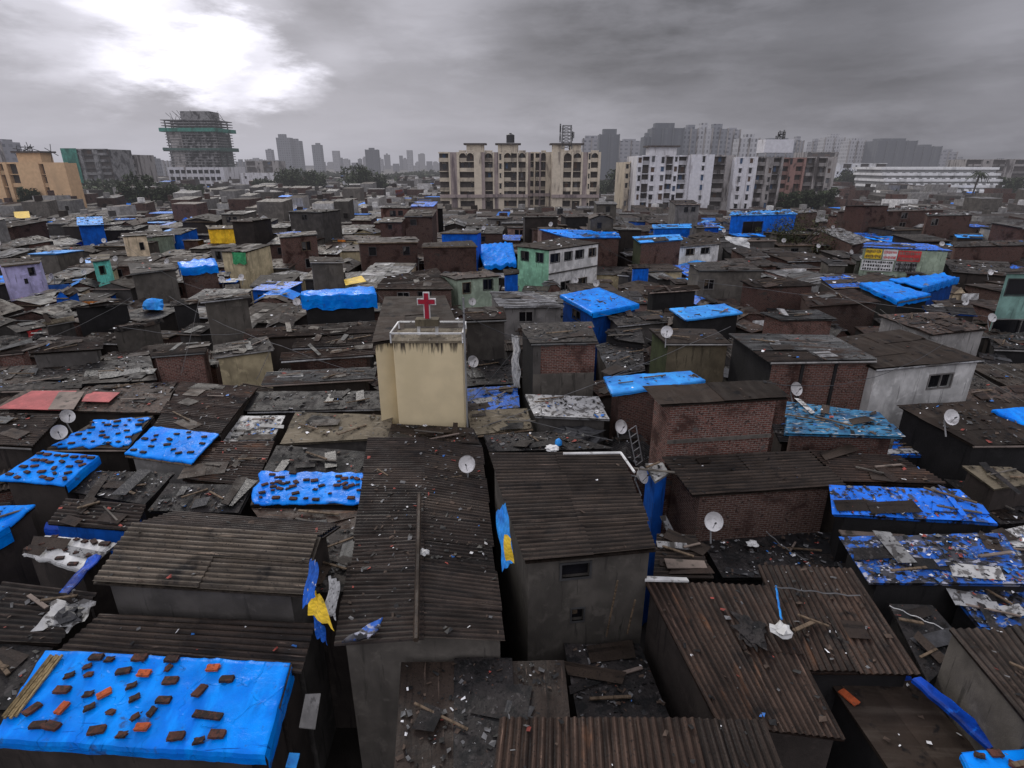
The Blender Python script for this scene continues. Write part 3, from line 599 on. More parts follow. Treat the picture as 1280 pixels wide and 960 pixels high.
H('wide blue plastic house', 'wide house wrapped in blue plastic at upper right', (915,265,985,262,996,268,913,270), 'blue_wall', 'light_blue_tarp', w=24, base=3.6, rise=.0, wt=1.3, wins=[('f', .2, .5, .9, 2.6)])
H('pale roofed brick hut', 'brick hut with pale flat roof right of the wide blue house', (985,264,1015,262,1022,265,996,267), 'brick_brown', 'tin_pale', w=16, base=3.9, rise=0)
H('white streak roof at right', 'roof with pale streaks left of the banner house', (1024,288,1050,285,1090,301,1066,306), 'brick_dark', 'tin_pale', 'v', w=8, base=4.2)
H('dark brick row house', 'dark brick house with two pale shutters at upper right', (1100,261,1175,258,1180,262,1105,264), 'brick_dark', 'tin_sheet', w=22, base=3.9, rise=0, wins=[('f', .3, .4, .3, 1.2), ('f', .3, .4, 1.9, 2.6)])
H('second dark brick house', 'dark brick house in front of the one with pale shutters', (1157,267,1212,265,1216,269,1159,270), 'brick_dark', 'tin_sheet', w=25, base=3.9, rise=0, wins=[('f', .12, .26, .4, 1.3)])
H('long red wall house', 'long dark red walled house right of the banner house', (1190,303,1278,300,1284,307,1192,309), 'brick_dark', 'grey_rubble_roof', w=22, base=4.2)
H('flat blue roof at right', 'flat blue roofed shack above the long red wall house', (1192,292,1226,292,1229,298,1196,297), 'dark_wall', 'light_blue_tarp', w=4, base=4.1)
H('slatted debris roof', 'grey slatted debris roof right of the banner house', (1178,324,1262,328,1264,346,1190,340), 'dark_wall', 'grey_rubble_roof', w=4, base=4.4, patches=7, litter=2)
H('dark yard roof', 'dark cluttered roof below the sea green house', (1236,420,1320,412,1330,440,1242,437), 'black_wall', 'debris_roof', z=(4.6,4.5), patches=5, litter=2)
H('tan board roof', 'tan board roof right of the white walled house', (1210,488,1300,480,1310,498,1204,508), 'dark_wall', 'brown_rubble_roof', w=3, base=4.6, patches=4)
H('blue booth hut', 'tall narrow booth of deep blue plastic with pale lid beside the low brick house', (806,581,828,579,836,592,819,603), 'blue_wall', 'white_sheet', w=52, base=4., rise=.05, patches=0, wt=.9)

# ================================================================== CHAPEL
def front_panel(key, u0, u1, d0, d1, name, mat, proud=.02):
    h = HD[key]; w = [c for c in h['root'].children if c.name.startswith('wall')][0]
    q = h['q']; c = h['c']; o = Vector(h['root'].location)
    hl = max(.6, min((q[1]-q[0]).length, (q[2]-q[1]).length)/2); k = 1-min(.2, .1/hl)
    W_ = [Vector((c.x+(p.x-c.x)*k, c.y+(p.y-c.y)*k, c.z+(p.z-c.z)*k-.05)) for p in q]
    a, b = W_[3], W_[2]; n = Vector(((b-a).y, -(b-a).x, 0)).normalized()*proud; top = min(a.z, b.z)
    P = lambda u, z, f: Vector((a.x+(b.x-a.x)*u, a.y+(b.y-a.y)*u, z))+n*f
    m = MB(); z0, z1 = top-d1, top-d0
    A = [P(u0, z0, 1), P(u1, z0, 1), P(u1, z1, 1), P(u0, z1, 1)]; B = [P(u0, z0, 0), P(u1, z0, 0), P(u1, z1, 0), P(u0, z1, 0)]
    m.face(A)
    for i in range(4): m.face([A[i], B[i], B[(i+1) % 4], A[(i+1) % 4]][::-1])
    r_ = h['root']; r_['_o'] = tuple(o); return m.build(name, mat, r_)
front_panel('half plastered brick house', .0, 1., 1.25, 6.5, 'plaster_panel', 'plaster_grey')
front_panel('half plastered brick house', .0, .12, -.0, 1.25, 'plaster_pilaster', 'plaster_dark', .03)
front_panel('tall brick house', .0, 1., 1.15, 1.25, 'ledge', 'plaster_grey', .06)
front_panel('green and white house', .0, 1., 2.0, 2.12, 'ledge', 'plaster_dark', .08)
front_panel('metal roofed brick house', .30, .33, .0, 3., 'pillar', 'black_wall', .05)
front_panel('metal roofed brick house', .64, .67, .0, 3., 'pillar', 'black_wall', .05)
front_panel('violet house', .45, .55, 1.1, 1.5, 'vent', 'black_wall', .03)
def chapel():
    zt = ztop(428, 103, 5.1)
    m = M('chapel_wall', (.66, .55, .34), [((.60, .50, .30), (.5, .5, .3), .58, .15, 'p')], rough=.8, bump=.1, bscale=8, nv=(.92, 1.05))
    t_ = NT(m.node_tree); bs = [n for n in t_.n if n.type == 'BSDF_PRINCIPLED'][0]; src = bs.inputs['Base Color'].links[0].from_socket
    gp = t_.new('ShaderNodeNewGeometry').outputs['Position']; sp = t_.new('ShaderNodeSeparateXYZ'); t_.l.new(gp, sp.inputs[0])
    nz = t_.noise(t_.vmath('MULTIPLY', gp, (9., 9., .8)), 1., 4, .6)
    k_ = t_.math('ADD', t_.ramp(sp.outputs[2], zt-1.0, zt, 0, .42), nz); t_.l.new(t_.mix(t_.ramp(k_, .82, 1.02), src, (.05, .04, .03)), bs.inputs['Base Color'])
    q = pquad((491, 417, 577, 419, 577.5, 428, 491, 428), zt, zt)
    y0 = q[3].y; x0, x1 = q[3].x, q[2].x; y1 = y0+1.5
    root = thing('chapel', 'cream chapel with flat roofed tower, white rails and a red cross on top', 'chapel', ((x0+x1)/2, y0, 0))
    b = MB()
    for p0, p1 in (((x0, y0), (x1, y0)), ((x0, y1), (x0, y0)), ((x1, y0), (x1, y1)), ((x1, y1), (x0, y1))):
        wall_side(b, Vector((*p0, 0)), Vector((*p1, 0)), zt, zt, 0, ())
    b.face([(x0, y0, zt), (x1, y0, zt), (x1, y1, zt), (x0, y1, zt)], 0, .3)
    b.build('wall', ['chapel_wall'], root)
    pr = MB(); h = .12
    zr = zt+.34
    for a, c in (((x0-.05, y0-.06), (x1+.03, y0-.06)), ((x0-.05, y1), (x1+.03, y1)), ((x0-.05, y0), (x0-.05, y1)), ((x1+.03, y0), (x1+.03, y1))):
        ln = Vector((c[0]-a[0], c[1]-a[1], 0)).length; an = atan2(c[1]-a[1], c[0]-a[0])
        pr.box(((a[0]+c[0])/2, (a[1]+c[1])/2, zr), (ln+.05, .05, .05), an)
    for px_, py_ in ((x0-.05, y0-.06), (x1+.03, y0-.06), (x0-.05, y1), (x1+.03, y1)): pr.box((px_, py_, zt+.17), (.05, .05, .34))
    pr.build('railing', 'white_paint', root)
    st = MB(); st.box(((x0+x1)/2, (y0+y1)/2, zt+.03), (x1-x0+.12, y1-y0+.12, .08)); st.build('roof', 'straw_mat', root)
    # main nave behind
    nq = pquad((481, 373, 556, 371, 574, 414, 466, 430), zt+.3, zt-.05)
    mb, mats = roof_mesh(nq, 'v', 'felt_roof', 5, 0, 0, False); mb.build('nave_roof', mats, root)
    n = MB(); c = sum(nq, Vector())/4; w = [c+(p-c)*.96-Vector((0, 0, .05)) for p in nq]
    for a, e in ((3, 2), (0, 3), (2, 1), (1, 0)): wall_side(n, w[a], w[e], w[a].z, w[e].z, 0, ())
    n.build('nave_wall', 'chapel_wall', root)
    # pedestal
    cx = at(532, 412, zt+.9).x
    cx = x0+(x1-x0)*.47; cy = y0+.75
    pd = MB(); lz = zt+.42
    for s in (-1, 1):
        pd.box((cx+s*.32, cy, (zt+lz)/2), (.1, .12, lz-zt))
    pd.build('post', 'white_paint', root)
    p2 = MB(); p2.box((cx, cy, lz+.12), (.82, .4, .24)); p2.build('pedestal', 'plaster_olive', root)
    cr = MB(); cz = lz+.24
    cr.box((cx, cy, cz+.45), (.15, .09, .9)); cr.box((cx, cy, cz+.60), (.58, .089, .15)); cro = cr.build('cross', 'cross_red', root)
    ol = MB(); ol.box((cx, cy+.02, cz+.465), (.23, .06, .94)); ol.box((cx, cy+.021, cz+.60), (.66, .058, .23)); ol.build('cross_border', 'white_paint', cro)
    HUTS.append(dict(short='chapel', q=nq, c=c, root=root, mat='x', litter=0, seed=1, px=[proj(p) for p in nq], near=c.y, ridge=0, label=''))
    HUTS.append(dict(short='chapel', q=[Vector((x0, y1, zt)), Vector((x1, y1, zt)), Vector((x1, y0, zt)), Vector((x0, y0, zt))], c=Vector(((x0+x1)/2, y0+.7, zt)), root=root, mat='x', litter=0, seed=1, px=[(0, 0)]*4, near=y0, ridge=0, label=''))
    po = MB(); po.bar((x1+.12, y0-.12, 3), (x1+.10, y0-.1, zt+1.6), .035); o = po.build('pole', 'metal_grey', loc=(x1, y0, 3))
    tag(o, 'tall thin grey pole at the right corner of the chapel', 'pole')
chapel()

# ================================================================== TARPAULINS
def cloth(name, label, q, mat, drop=(0, 0, 0, 0), lift=.05, wr=.022, seed=1, cat='tarpaulin', group=None, res=.16, alt=None, ragged=0.):
    """q corners back-left.. ; drop: metres hanging at back, right, front, left"""
    r = random.Random(seed); A, B, C, D = q
    Lu = ((B-A).length+(C-D).length)/2; Lv = ((D-A).length+(C-B).length)/2
    nu = max(4, min(90, int(Lu/res))); nv = max(4, min(60, int(Lv/res)))
    mb = MB(); SK = []
    def P(u, v):
        uu, vv = min(1, max(0, u)), min(1, max(0, v))
        p = bil(q, uu, vv)
        n1 = mnoise.noise(Vector((p.x*1.3+seed, p.y*1.3, seed))); n2 = mnoise.noise(Vector((p.x*.7+p.y*.4+seed, p.y*2.6-p.x*.5, 3.1+seed))); n4 = mnoise.noise(Vector((p.x*2.9-p.y*1.2+seed, p.y*.8+p.x*.3, 9.1+seed)))
        z = lift+wr*(n1+1)*.6+wr*1.5*max(0, 1-abs(n2)*3.2)**2+wr*1.3*max(0, 1-abs(n4)*4)**2
        return p, z
    us = [i/nu for i in range(nu+1)]; vs = [j/nv for j in range(nv+1)]
    g = [[None]*(nu+1) for _ in range(nv+1)]
    for j, v in enumerate(vs):
        for i, u in enumerate(us):
            p, z = P(u, v)
            if ragged:
                eu = min(u, 1-u); ev = min(v, 1-v); k = max(0, 1-min(eu, ev)*8)
                sh = ragged*k*mnoise.noise(Vector((p.x*2, p.y*2, seed*1.3)))
                c = (A+B+C+D)/4; p = p+(c-p)*abs(sh)
            g[j][i] = p+Vector((0, 0, z))
    def uvq(i, j): return (us[i]*Lu, vs[j]*Lv)
    for j in range(nv):
        for i in range(nu):
            mb.face([g[j+1][i], g[j+1][i+1], g[j][i+1], g[j][i]], 0, 1., [uvq(i, j+1), uvq(i+1, j+1), uvq(i+1, j), uvq(i, j)])
    def skirt(pts, d, outd):
        rows = 3
        prev = pts
        for k in range(1, rows+1):
            cur = []
            for i, p in enumerate(pts):
                f = k/rows; wv = .25*d*mnoise.noise(Vector((p.x*2, p.y*2, k)))*.3
                dd = d*(1+.13*mnoise.noise(Vector((p.x*1.1, p.y*1.1, 7+seed))))
                cur.append(p+Vector((0, 0, -dd*f))+outd*(.03+wv*f))
            for i in range(len(pts)-1): mb.face([cur[i], cur[i+1], prev[i+1], prev[i]], 0, .8); SK.append(len(mb.f)-1)
            prev = cur
    if drop[0]: skirt(g[0][::-1], drop[0], (A-D).normalized())
    if drop[1]: skirt([g[nv-j][nu] for j in range(nv+1)], drop[1], (B-A).normalized())
    if drop[2]: skirt(g[nv], drop[2], (D-A).normalized())
    if drop[3]: skirt([g[j][0] for j in range(nv+1)], drop[3], (A-B).normalized())
    c = (A+B+C+D)/4
    o = mb.build(name, mat, loc=(c.x, c.y, c.z), smooth=True, merge=True)
    o.location = (c.x, c.y, c.z)
    for i in SK: o.data.polygons[i].use_smooth = False
    return tag(o, label, cat, group)
def grow(q, k): c = sum(q, Vector())/4; return [c+(p-c)*k for p in q]
TQ = {}
def T(key, label, mat='blue_tarp', drop=(0, .04, .05, .04), k=1.02, px=None, z=None, **kw):
    q = grow(HD[key]['q'], k) if px is None else pquad(px, *z)
    seedc[0] += 1
    TQ[key if px is None else label] = q
    return cloth('tarpaulin', label, q, mat, drop, seed=seedc[0] % 50, **kw)
T('front tarp hut', 'large bright blue tarpaulin with scattered bricks at the lower left', drop=(.1, .40, .2, .1), res=.085, wr=.018)
T('left brick weighted tarp hut', 'blue tarpaulin dotted with bricks at the left edge below the ragged one', drop=(0, .28, .05, .03))
T('upper left tarp hut', 'ragged blue tarpaulin with torn lower half beside two dishes', ragged=.5, mat='blue_tarp')
T('left middle tarp hut', 'blue tarpaulin with dark bricks below the dark brown roof', drop=(.02, .04, .06, .03))
T('centre tarp hut', 'blue tarpaulin with two rubble piles left of the long ridged roof', ragged=.2, drop=(0, .06, .04, .03))
T('left edge tarp hut', 'blue tarpaulin cut off by the left edge of the photo', drop=(0, .05, .5, .05))
T('corner tarp hut', 'bright blue tarpaulin corner at the lower right', drop=(.05, .05, .05, .1))
T('white tarp hut', 'dirty white tarpaulin with dark bricks at the left', mat='white_paint', ragged=.35, drop=(0, .1, .1, .05))
T('light blue roofed hut', 'smooth light blue tarpaulin left of the tall brick house', mat='light_blue_tarp', drop=(0, .1, .12, .1), wr=.015)
T('narrow blue roof shack', 'narrow light blue tarpaulin behind the olive walled house', mat='light_blue_tarp', drop=(0, .1, .1, .1), wr=.02, res=.3)
T('diamond blue roof hut', 'diamond shaped flat bright blue tarpaulin', mat='blue_tarp', drop=(.1, .3, .3, .2), wr=.015, res=.3, k=1.04)
T('slumped blue roof', 'sagging blue tarpaulin left of the green and white house', drop=(.2, .4, .4, .2), res=.3, wr=.15)
T('blue fronted shack', 'long blue tarpaulin hanging over the black shack front', drop=(.1, .3, .85, .2), res=.3, wr=.08)
T('blue draped brick hut', 'blue tarpaulin draped over the brick hut at left', drop=(.1, .2, .6, .9), res=.3, wr=.1)
T('right blue roof shack', 'bright blue tarpaulin over the black shack at right', drop=(.1, .2, .4, .3), res=.3, wr=.06, ragged=.1)
T('rear right blue roof', 'bright blue tarpaulin behind the black shack at right', drop=(.1, .6, .5, .1), res=.3, wr=.08)
T('black flat', 'bright blue tarpaulin on the black flat roof at the right edge', px=(1240, 514, 1300, 510, 1320, 552, 1284, 536), z=(ztop(556, 38, 4.4)+.3, ztop(556, 38, 4.4)+.05), drop=(0, 0, .1, .1), wr=.02)
T('g1', 'narrow blue plastic strip running down beside the smooth dark roof', mat='blue_tarp_deep', px=(1141, 851, 1150, 850, 1258, 934, 1238, 938), z=(4.6, 4.4), drop=(0, 0, 0, .1))
T('g2', 'thin blue edging along the top of the smooth dark roof', mat='blue_tarp_deep', px=(1031, 845, 1135, 847, 1138, 851, 1033, 851), z=(4.25, 4.2), drop=(0, 0, .03, 0), lift=.05)
T('g3', 'blue plastic edge hanging under the dark mossy slope', mat='blue_tarp_deep', px=(59, 656, 160, 664, 156, 674, 56, 664), z=(4.35, 4.2), drop=(0, 0, .2, 0))
T('g4', 'long blue rolled plastic at the left beside the torn white sheet', mat='blue_tarp_deep', px=(118, 698, 127, 699, 84, 745, 76, 745), z=(4.9, 4.8), drop=(0, .05, 0, .05), wr=.06)
T('g5', 'torn white plastic sheet with a black hole left of the lower dark roof', mat='white_sheet', px=(72, 752, 134, 756, 96, 802, 40, 796), z=(4.95, 4.8), ragged=.9, drop=(0, 0, 0, 0), wr=.08)
T('g6', 'blue printed plastic scrap lying on the long ridged roof', mat='blue_tarp_torn', px=(460, 784, 482, 772, 466, 802, 428, 808), z=(5.2, 5.12), ragged=.5, wr=.06)
T('g7', 'small pile of blue and pink plastic beside the patchy blue roof edge', mat='blue_tarp_deep', px=(1098, 650, 1120, 652, 1112, 676, 1046, 676), z=(4.6, 4.5), ragged=.5)

def hang(name, label, pts, Ys, mat, cat='tarpaulin', nx=6, ny=14, wob=.05):
    """vertical sheet from 4 px corners (tl,tr,br,bl) at depths Ys"""
    P = [atY(x, y, Y) for (x, y), Y in zip(pts, Ys)]
    mb = MB(); g = []
    for j in range(ny+1):
        row = []
        for i in range(nx+1):
            p = bil(P, i/nx, j/ny); row.append(p+Vector((0, wob*sin(i*2.1+j*.4), 0))+Vector((wob, 0, 0))*mnoise.noise(p*2.5))
        g.append(row)
    for j in range(ny):
        for i in range(nx): mb.face([g[j+1][i], g[j+1][i+1], g[j][i+1], g[j][i]], 0, .8+.4*((i*7+j*3) % 5)/5)
    c = sum(P, Vector())/4
    return tag(mb.build(name, mat, loc=c, smooth=True, merge=True), label, cat)
M('banner_blue', (.01, .11, .5), [((.5, .5, .5), (7, 7, 3), .63, .03, 'p'), ((.65, .55, .05), (1.4, 1.4, 1.4), .62, .02, 'p')], rough=.5, bump=.5)
hang('banner', 'blue banner hanging at the right end of the striped grey roof', ((388,699),(397,702),(396,745),(378,760)), (9.9,9.9,9.3,9.3), 'banner_blue', 'banner')
hang('banner', 'crumpled yellow banner hanging beside the striped grey roof', ((386,736),(401,742),(418,788),(386,768)), (9.5,9.5,9.1,9.1), 'yellow_sheet', 'banner')
hang('banner', 'crumpled blue banner below the yellow one in the left alley', ((386,762),(404,782),(411,806),(398,798)), (9.3,9.2,9.1,9.1), 'banner_blue', 'banner')
hang('banner', 'patterned grey plastic sheet beside the yellow banner', ((412,720),(424,726),(420,775),(405,765)), (10.2,10.2,9.6,9.6), 'white_sheet', 'banner')
hang('banner', 'cyan printed banner hanging left of the grey two storey house', ((620,640),(633,628),(643,702),(628,714)), (10.9,10.9,10.2,10.2), 'light_blue_tarp', 'banner')
hang('banner', 'yellow strip of the banner left of the grey two storey house', ((631,668),(640,672),(641,704),(632,700)), (10.1,10.1,9.9,9.9), 'yellow_sheet', 'banner', nx=2)
hang('plastic_sheet', 'white plastic sheet hanging down the half plastered brick house', ((640,418),(650,421),(650,484),(641,488)), (23.0,23.0,22.8,22.8), 'white_paint', 'plastic sheet', wob=.1)
hang('plastic_sheet', 'white cloth bundle over the ledge right of the white hut', ((905,295),(938,298),(936,310),(912,303)), (58,58,57,57), 'white_paint', 'plastic sheet', wob=.3)

# ================================================================== BRICKS ON TARPS
def plane_hit(px, py, q):
    n = (q[1]-q[0]).cross(q[3]-q[0]).normalized(); d = ray(px, py); o = Vector((0, 0, CAMZ))
    t = (q[0]-o).dot(n)/d.dot(n); return o+d*t
def chunk(seed, s=(1, 1, 1), jag=.12):
    r = random.Random(seed); mb = MB()
    n = 3
    def J(x, y, z):
        rr = random.Random((round(x*10), round(y*10), round(z*10), seed).__hash__())
        return Vector(((x+rr.uniform(-jag, jag))*s[0]/2, (y+rr.uniform(-jag, jag))*s[1]/2, (z+rr.uniform(-jag, jag)*.6)*s[2]/2+s[2]/2))
    L = [-1, -.3, .3, 1]
    for ax in range(3):
        for sg in (-1, 1):
            for i in range(n):
                for j in range(n):
                    pts = []
                    for (a, b) in ((i, j), (i+1, j), (i+1, j+1), (i, j+1)):
                        c = [0, 0, 0]; c[ax] = sg; c[(ax+1) % 3] = L[a]; c[(ax+2) % 3] = L[b]; pts.append(J(*c))
                    if sg < 0: pts = pts[::-1]
                    mb.face(pts, 0, r.uniform(.8, 1.2))
    return mb
def mk_chunk(seed, mat, s, jag):
    o = chunk(seed, s, jag).build('brick', mat); return o
CH = {}
for k, (mat, s, jag) in {'d': ('brick_chunk_dark', (.24, .13, .075), .07), 'b': ('brick_chunk_brown', (.25, .15, .07), .10), 'o': ('brick_chunk_orange', (.22, .13, .07), .10),
                         's': ('brick_chunk_dark', (.16, .10, .06), .3), 'p': ('brick_chunk_dark', (.50, .13, .06), .05), 'q': ('brick_chunk_brown', (.13, .10, .06), .35)}.items():
    CH[k] = mk_chunk(ord(k), mat, s, jag)
used = set()
ORD = ['first', 'second', 'third', 'fourth', 'fifth', 'sixth', 'seventh', 'eighth', 'ninth', 'tenth', 'eleventh', 'twelfth', 'thirteenth', 'fourteenth', 'fifteenth', 'sixteenth', 'seventeenth', 'eighteenth', 'nineteenth', 'twentieth']
def place_brick(kind, p, rz, sc=1., nrm=None):
    o = CH[kind] if kind not in used else CH[kind].copy()
    if kind in used: COL.objects.link(o)
    used.add(kind)
    o.location = p; o.rotation_euler = (R.uniform(-.06, .06), R.uniform(-.06, .06), rz); o.scale = (sc, sc, sc*.7)
    return o
WORD = {'d': 'dark brick', 'b': 'brown brick', 'o': 'orange brick', 's': 'dark brick fragment', 'p': 'long dark tile', 'q': 'small brown fragment'}
def label_bricks(items, where, group):
    items.sort(key=lambda t: -t[1].location.y)
    nrow = max(1, round(len(items)/7)); per = math.ceil(len(items)/nrow)
    for ri in range(nrow):
        row = sorted(items[ri*per:(ri+1)*per], key=lambda t: t[1].location.x)
        for ci, (k, o) in enumerate(row):
            rn = ('back' if ri == 0 else 'front' if ri == nrow-1 else ORD[ri])+' row' if nrow > 1 else 'the row'
            tag(o, f'{WORD[k]}, {ORD[ci]} from left in {rn}, {where}', 'brick', group)
# front tarp, positions read off the photo (zoomed quarter tiles)
FT = TQ['front tarp hut']
fb = [(490,430,'d',0),(555,440,'s',0),(705,432,'b',0),(865,440,'d',0),(443,478,'q',.6),(355,520,'s',.5),(450,518,'q',.3),(625,500,'d',.2),(727,510,'o',0),(850,483,'q',1.4),(860,547,'b',0),
      (1070,483,'o',0),(1140,540,'d',0),(1005,598,'b',1.3),(320,594,'b',0),(450,614,'s',.2),(530,612,'o',.7),(665,572,'s',.5),(680,633,'s',.7),(825,645,'d',0),(320,684,'o',1.4),(455,680,'s',.7),
      (172,690,'b',1.1),(560,706,'q',0),(683,730,'q',1.),(765,702,'s',1.4),(1045,720,'p',-.1),(200,770,'d',.1),(270,775,'b',-.2),(493,795,'b',.2),(617,818,'s',0),(718,780,'o',0),(888,826,'b',.1),(1000,848,'s',.3),(1092,816,'b',0)]
it = []
for x, y, k, a in fb:
    p = plane_hit(x/4, 720+y/4, FT)+Vector((0, 0, .10)); it.append((k, place_brick(k, p, a, 1.05)))
label_bricks(it, 'the front blue tarp', 'bricks holding down the front blue tarpaulin')
pk = MB()
a = plane_hit(73, 825, FT)+Vector((0, 0, .13)); b = plane_hit(12, 905, FT)+Vector((0, 0, .13)); d = (b-a); 
for i in range(5):
    off = Vector((.055*(i-2), 0, .006*(i % 2))); pk.bar(a+off+d*.02*(i % 2), b+off-d*.03*((i+1) % 2), .03, 5, 0, .7+.15*i)
tag(pk.build('bamboo_bundle', 'wood_straw', loc=a), 'straw coloured split bamboo bundle on the left of the front blue tarpaulin', 'bamboo bundle')
def scatter(key, n, where, group, kinds='ddsbq', seed=3, sc=1.15, cl=None):
    q = TQ[key]; r = random.Random(seed); pts = []; it = []; tries = 0
    while len(pts) < n and tries < 3000:
        tries += 1
        u, v = r.uniform(.05, .95), r.uniform(.08, .93)
        if cl and r.random() < .6:
            c = r.choice(cl); u = min(.96, max(.04, r.gauss(c[0], .05))); v = min(.95, max(.05, r.gauss(c[1], .08)))
        p = bil(q, u, v)
        if all((p-o).length > (.27 if not cl else .15) for o in pts):
            pts.append(p); k = r.choice(kinds); it.append((k, place_brick(k, p+Vector((0, 0, .095)), r.gauss(0, .35), sc*.74*r.uniform(.85, 1.1))))
    label_bricks(it, where, group)
scatter('left brick weighted tarp hut', 26, 'the left edge blue tarp', 'bricks on the left edge blue tarpaulin', 'ddbb')
scatter('upper left tarp hut', 24, 'the ragged blue tarp', 'bricks on the ragged blue tarpaulin', 'dsbq', 4)
scatter('left middle tarp hut', 16, 'the tarp below the brown roof', 'bricks on the tarpaulin below the brown roof', 'dds', 5)
scatter('centre tarp hut', 40, 'the centre blue tarp', 'bricks and rubble on the centre blue tarpaulin', 'dsqb', 6, 1.1, [(.22, .5), (.83, .45)])
scatter('white tarp hut', 14, 'the dirty white tarp', 'bricks on the dirty white tarpaulin', 'dds', 7, 1.3)
scatter('corner tarp hut', 6, 'the lower right corner tarp', 'bricks on the corner tarpaulin', 'sbq', 8)
tl = mk_chunk(55, 'brick_chunk_orange', (.17, .36, .03), .04); tl.name = 'roof_tile'; tl.location = at(1061, 872, 4.13); tl.rotation_euler = (0, 0, .45); tag(tl, 'orange tile lying on the smooth dark roof', 'tile')

# ================================================================== SMALL THINGS
def dish_proto():
    root = thing('satellite_dish', 'x', 'satellite dish', (0, 0, 0))
    root['_o'] = (0, 0, 0)
    r = MB(); n = 20; rings = 5; Rr = .25
    def P(k, a): rr = Rr*k/rings; return (rr*cos(a), -.05-.20*(1-(rr/Rr)**2)*-1-.15, rr*sin(a)*1.05)
    for k in range(rings):
        for j in range(n):
            a0, a1 = 2*pi*j/n, 2*pi*(j+1)/n
            if k == 0: r.face([P(0, 0), P(1, a1), P(1, a0)])
            else: r.face([P(k, a0), P(k, a1), P(k+1, a1), P(k+1, a0)])
    o = r.build('reflector', 'dish_white', root, smooth=True, merge=True)
    a = MB(); a.bar((0, -.02, -.23), (0, -.35, -.04), .010); a.build('arm', 'metal_grey', root)
    l = MB(); l.bar((0, -.33, -.04), (0, -.41, -.02), .025, 8); l.build('receiver', 'metal_dark', root)
    m = MB(); m.bar((0, .06, 0), (0, .14, -.12), .03); m.bar((0, .14, -.08), (0, .14, -.62), .024); m.build('mount', 'metal_grey', root)
    return root
DP = dish_proto()
def roofz(px, py):
    best = None
    for h in HUTS:
        P = h['px']; ins = False
        for i in range(4):
            x1, y1 = P[i]; x2, y2 = P[(i+1) % 4]
            if (y1 > py) != (y2 > py) and px < (x2-x1)*(py-y1)/(y2-y1)+x1: ins = not ins
        if ins and (best is None or h['near'] < best['near']): best = h
    return best['c'].z if best else 4.6
dl = [(75,541,'white dish right of the left edge grey roof',.6,None),(82,522,'upper dish, turned sideways, behind the ragged blue tarp',1.1,None),(585,580,'white dish on the long ridged roof',-.1,None),
      (890,651,'white dish against the low brick house wall',-.1,4.95),(979,470,'dish on the corner of the metal roofed brick house',.1,None),(991,487,'lower dish beside the tall brick house roof',.3,6.2),
      (773,534,'dish left of the tall brick house',.4,5.0),(833,416,'round dish on the olive walled house roof',-.2,None),(1184,522,'dish on the black flat roof at right',.0,None),(1251,609,'dish on the mossy roof hut at right',-.2,None),
      (1236,341,'dish among the slatted debris at right',0,None),(1155,359,'dish on the bright blue tarps at right',.1,None),(1237,398,'dish left of the sea green house',0,5.6),(278,350,'dish on roofs left of centre near the blue draped hut',.2,5),
      (303,347,'second dish right of the blue draped hut',-.1,5),(106,341,'dish below the teal hut',.2,4.6),(372,378,'left dish in front of the blue fronted shack',.1,5.6),(384,381,'right dish in front of the blue fronted shack',.5,5.6),
      (589,453,'dish right of the chapel wall',.6,6.0),(487,303,'dish on the long brick house wall',.4,5.5),(590,378,'dish on the pale green house',.2,5.3),(1265,297,'dish above the long red wall house',0,5),
      (719,351,'dish at the foot of the green and white house',.1,4.4),(797,595,'half hidden dish behind the grey two storey house',.9,5.3),(1022,308,'dish left of the banner house',0,4.8), (1060,296,'dish near the pale streaked roof at right',0,4.8)]
for i, (x, y, lb, rz, z) in enumerate(dl):
    z = (roofz(x, y+8)+.55) if z is None else z
    o = DP if i == 0 else copy_tree(DP)
    o.location = at(x, y, z); o.rotation_euler = (-.5, 0, rz)
    tag(o, ('white satellite ' if not lb.startswith('white') else '')+lb.replace('white dish', 'white satellite dish'), 'satellite dish', 'satellite dishes on the roofs')

# fabric bag
def blob(name, label, loc, s, mat, cat, seed=1, n=7, amp=.6):
    mb = MB()
    def P(i, j):
        a = 2*pi*i/(2*n); b = pi*j/n-pi/2; d = Vector((cos(a)*cos(b), sin(a)*cos(b), sin(b)))
        k = 1+amp*mnoise.noise(d*1.9+Vector((seed, 0, 0)))+amp*.7*mnoise.noise(d*4.3+Vector((0, seed, 0)))
        return Vector((d.x*s[0]*k, d.y*s[1]*k, max(-.3, d.z)*s[2]*k+s[2]*.3))
    for j in range(n):
        for i in range(2*n): mb.face([P(i, j), P(i+1, j), P(i+1, j+1), P(i, j+1)])
    o = mb.build(name, mat, smooth=False, merge=True); o.location = loc
    return tag(o, label, cat)
blob('plastic_bag', 'large white plastic bag slumped on the roped roof', at(976, 790, 4.95), (.22, .19, .10), 'white_paint', 'bag', 3)
blob('plastic_bag', 'small white bag on the long ridged roof', at(530, 691, 5.35), (.12, .1, .06), 'white_paint', 'bag', 5)
blob('plastic_bag', 'crumpled white bag on the low brick house forecourt', at(940, 680, 3.95), (.14, .12, .06), 'white_paint', 'bag', 7)
blob('plastic_bag', 'black plastic bundle inside the torn white sheet', at(88, 771, 5.05), (.28, .2, .12), 'black_plastic', 'bag', 8)
blob('rag_heap', 'dark net like rag heap on the brown sloping roof', at(940, 790, 4.85), (.26, .42, .05), 'debris_roof', 'rag heap', 9, n=10, amp=1.)
blob('rag_heap', 'heap of black rags on the centre rubble below the slate roof', at(722, 548, 4.6), (.9, .5, .28), 'black_plastic', 'rag heap', 4, amp=.7)
blob('plastic_bag', 'pinkish white bag behind the grey two storey house', at(690, 562, 5.3), (.22, .16, .1), 'white_paint', 'bag', 14)
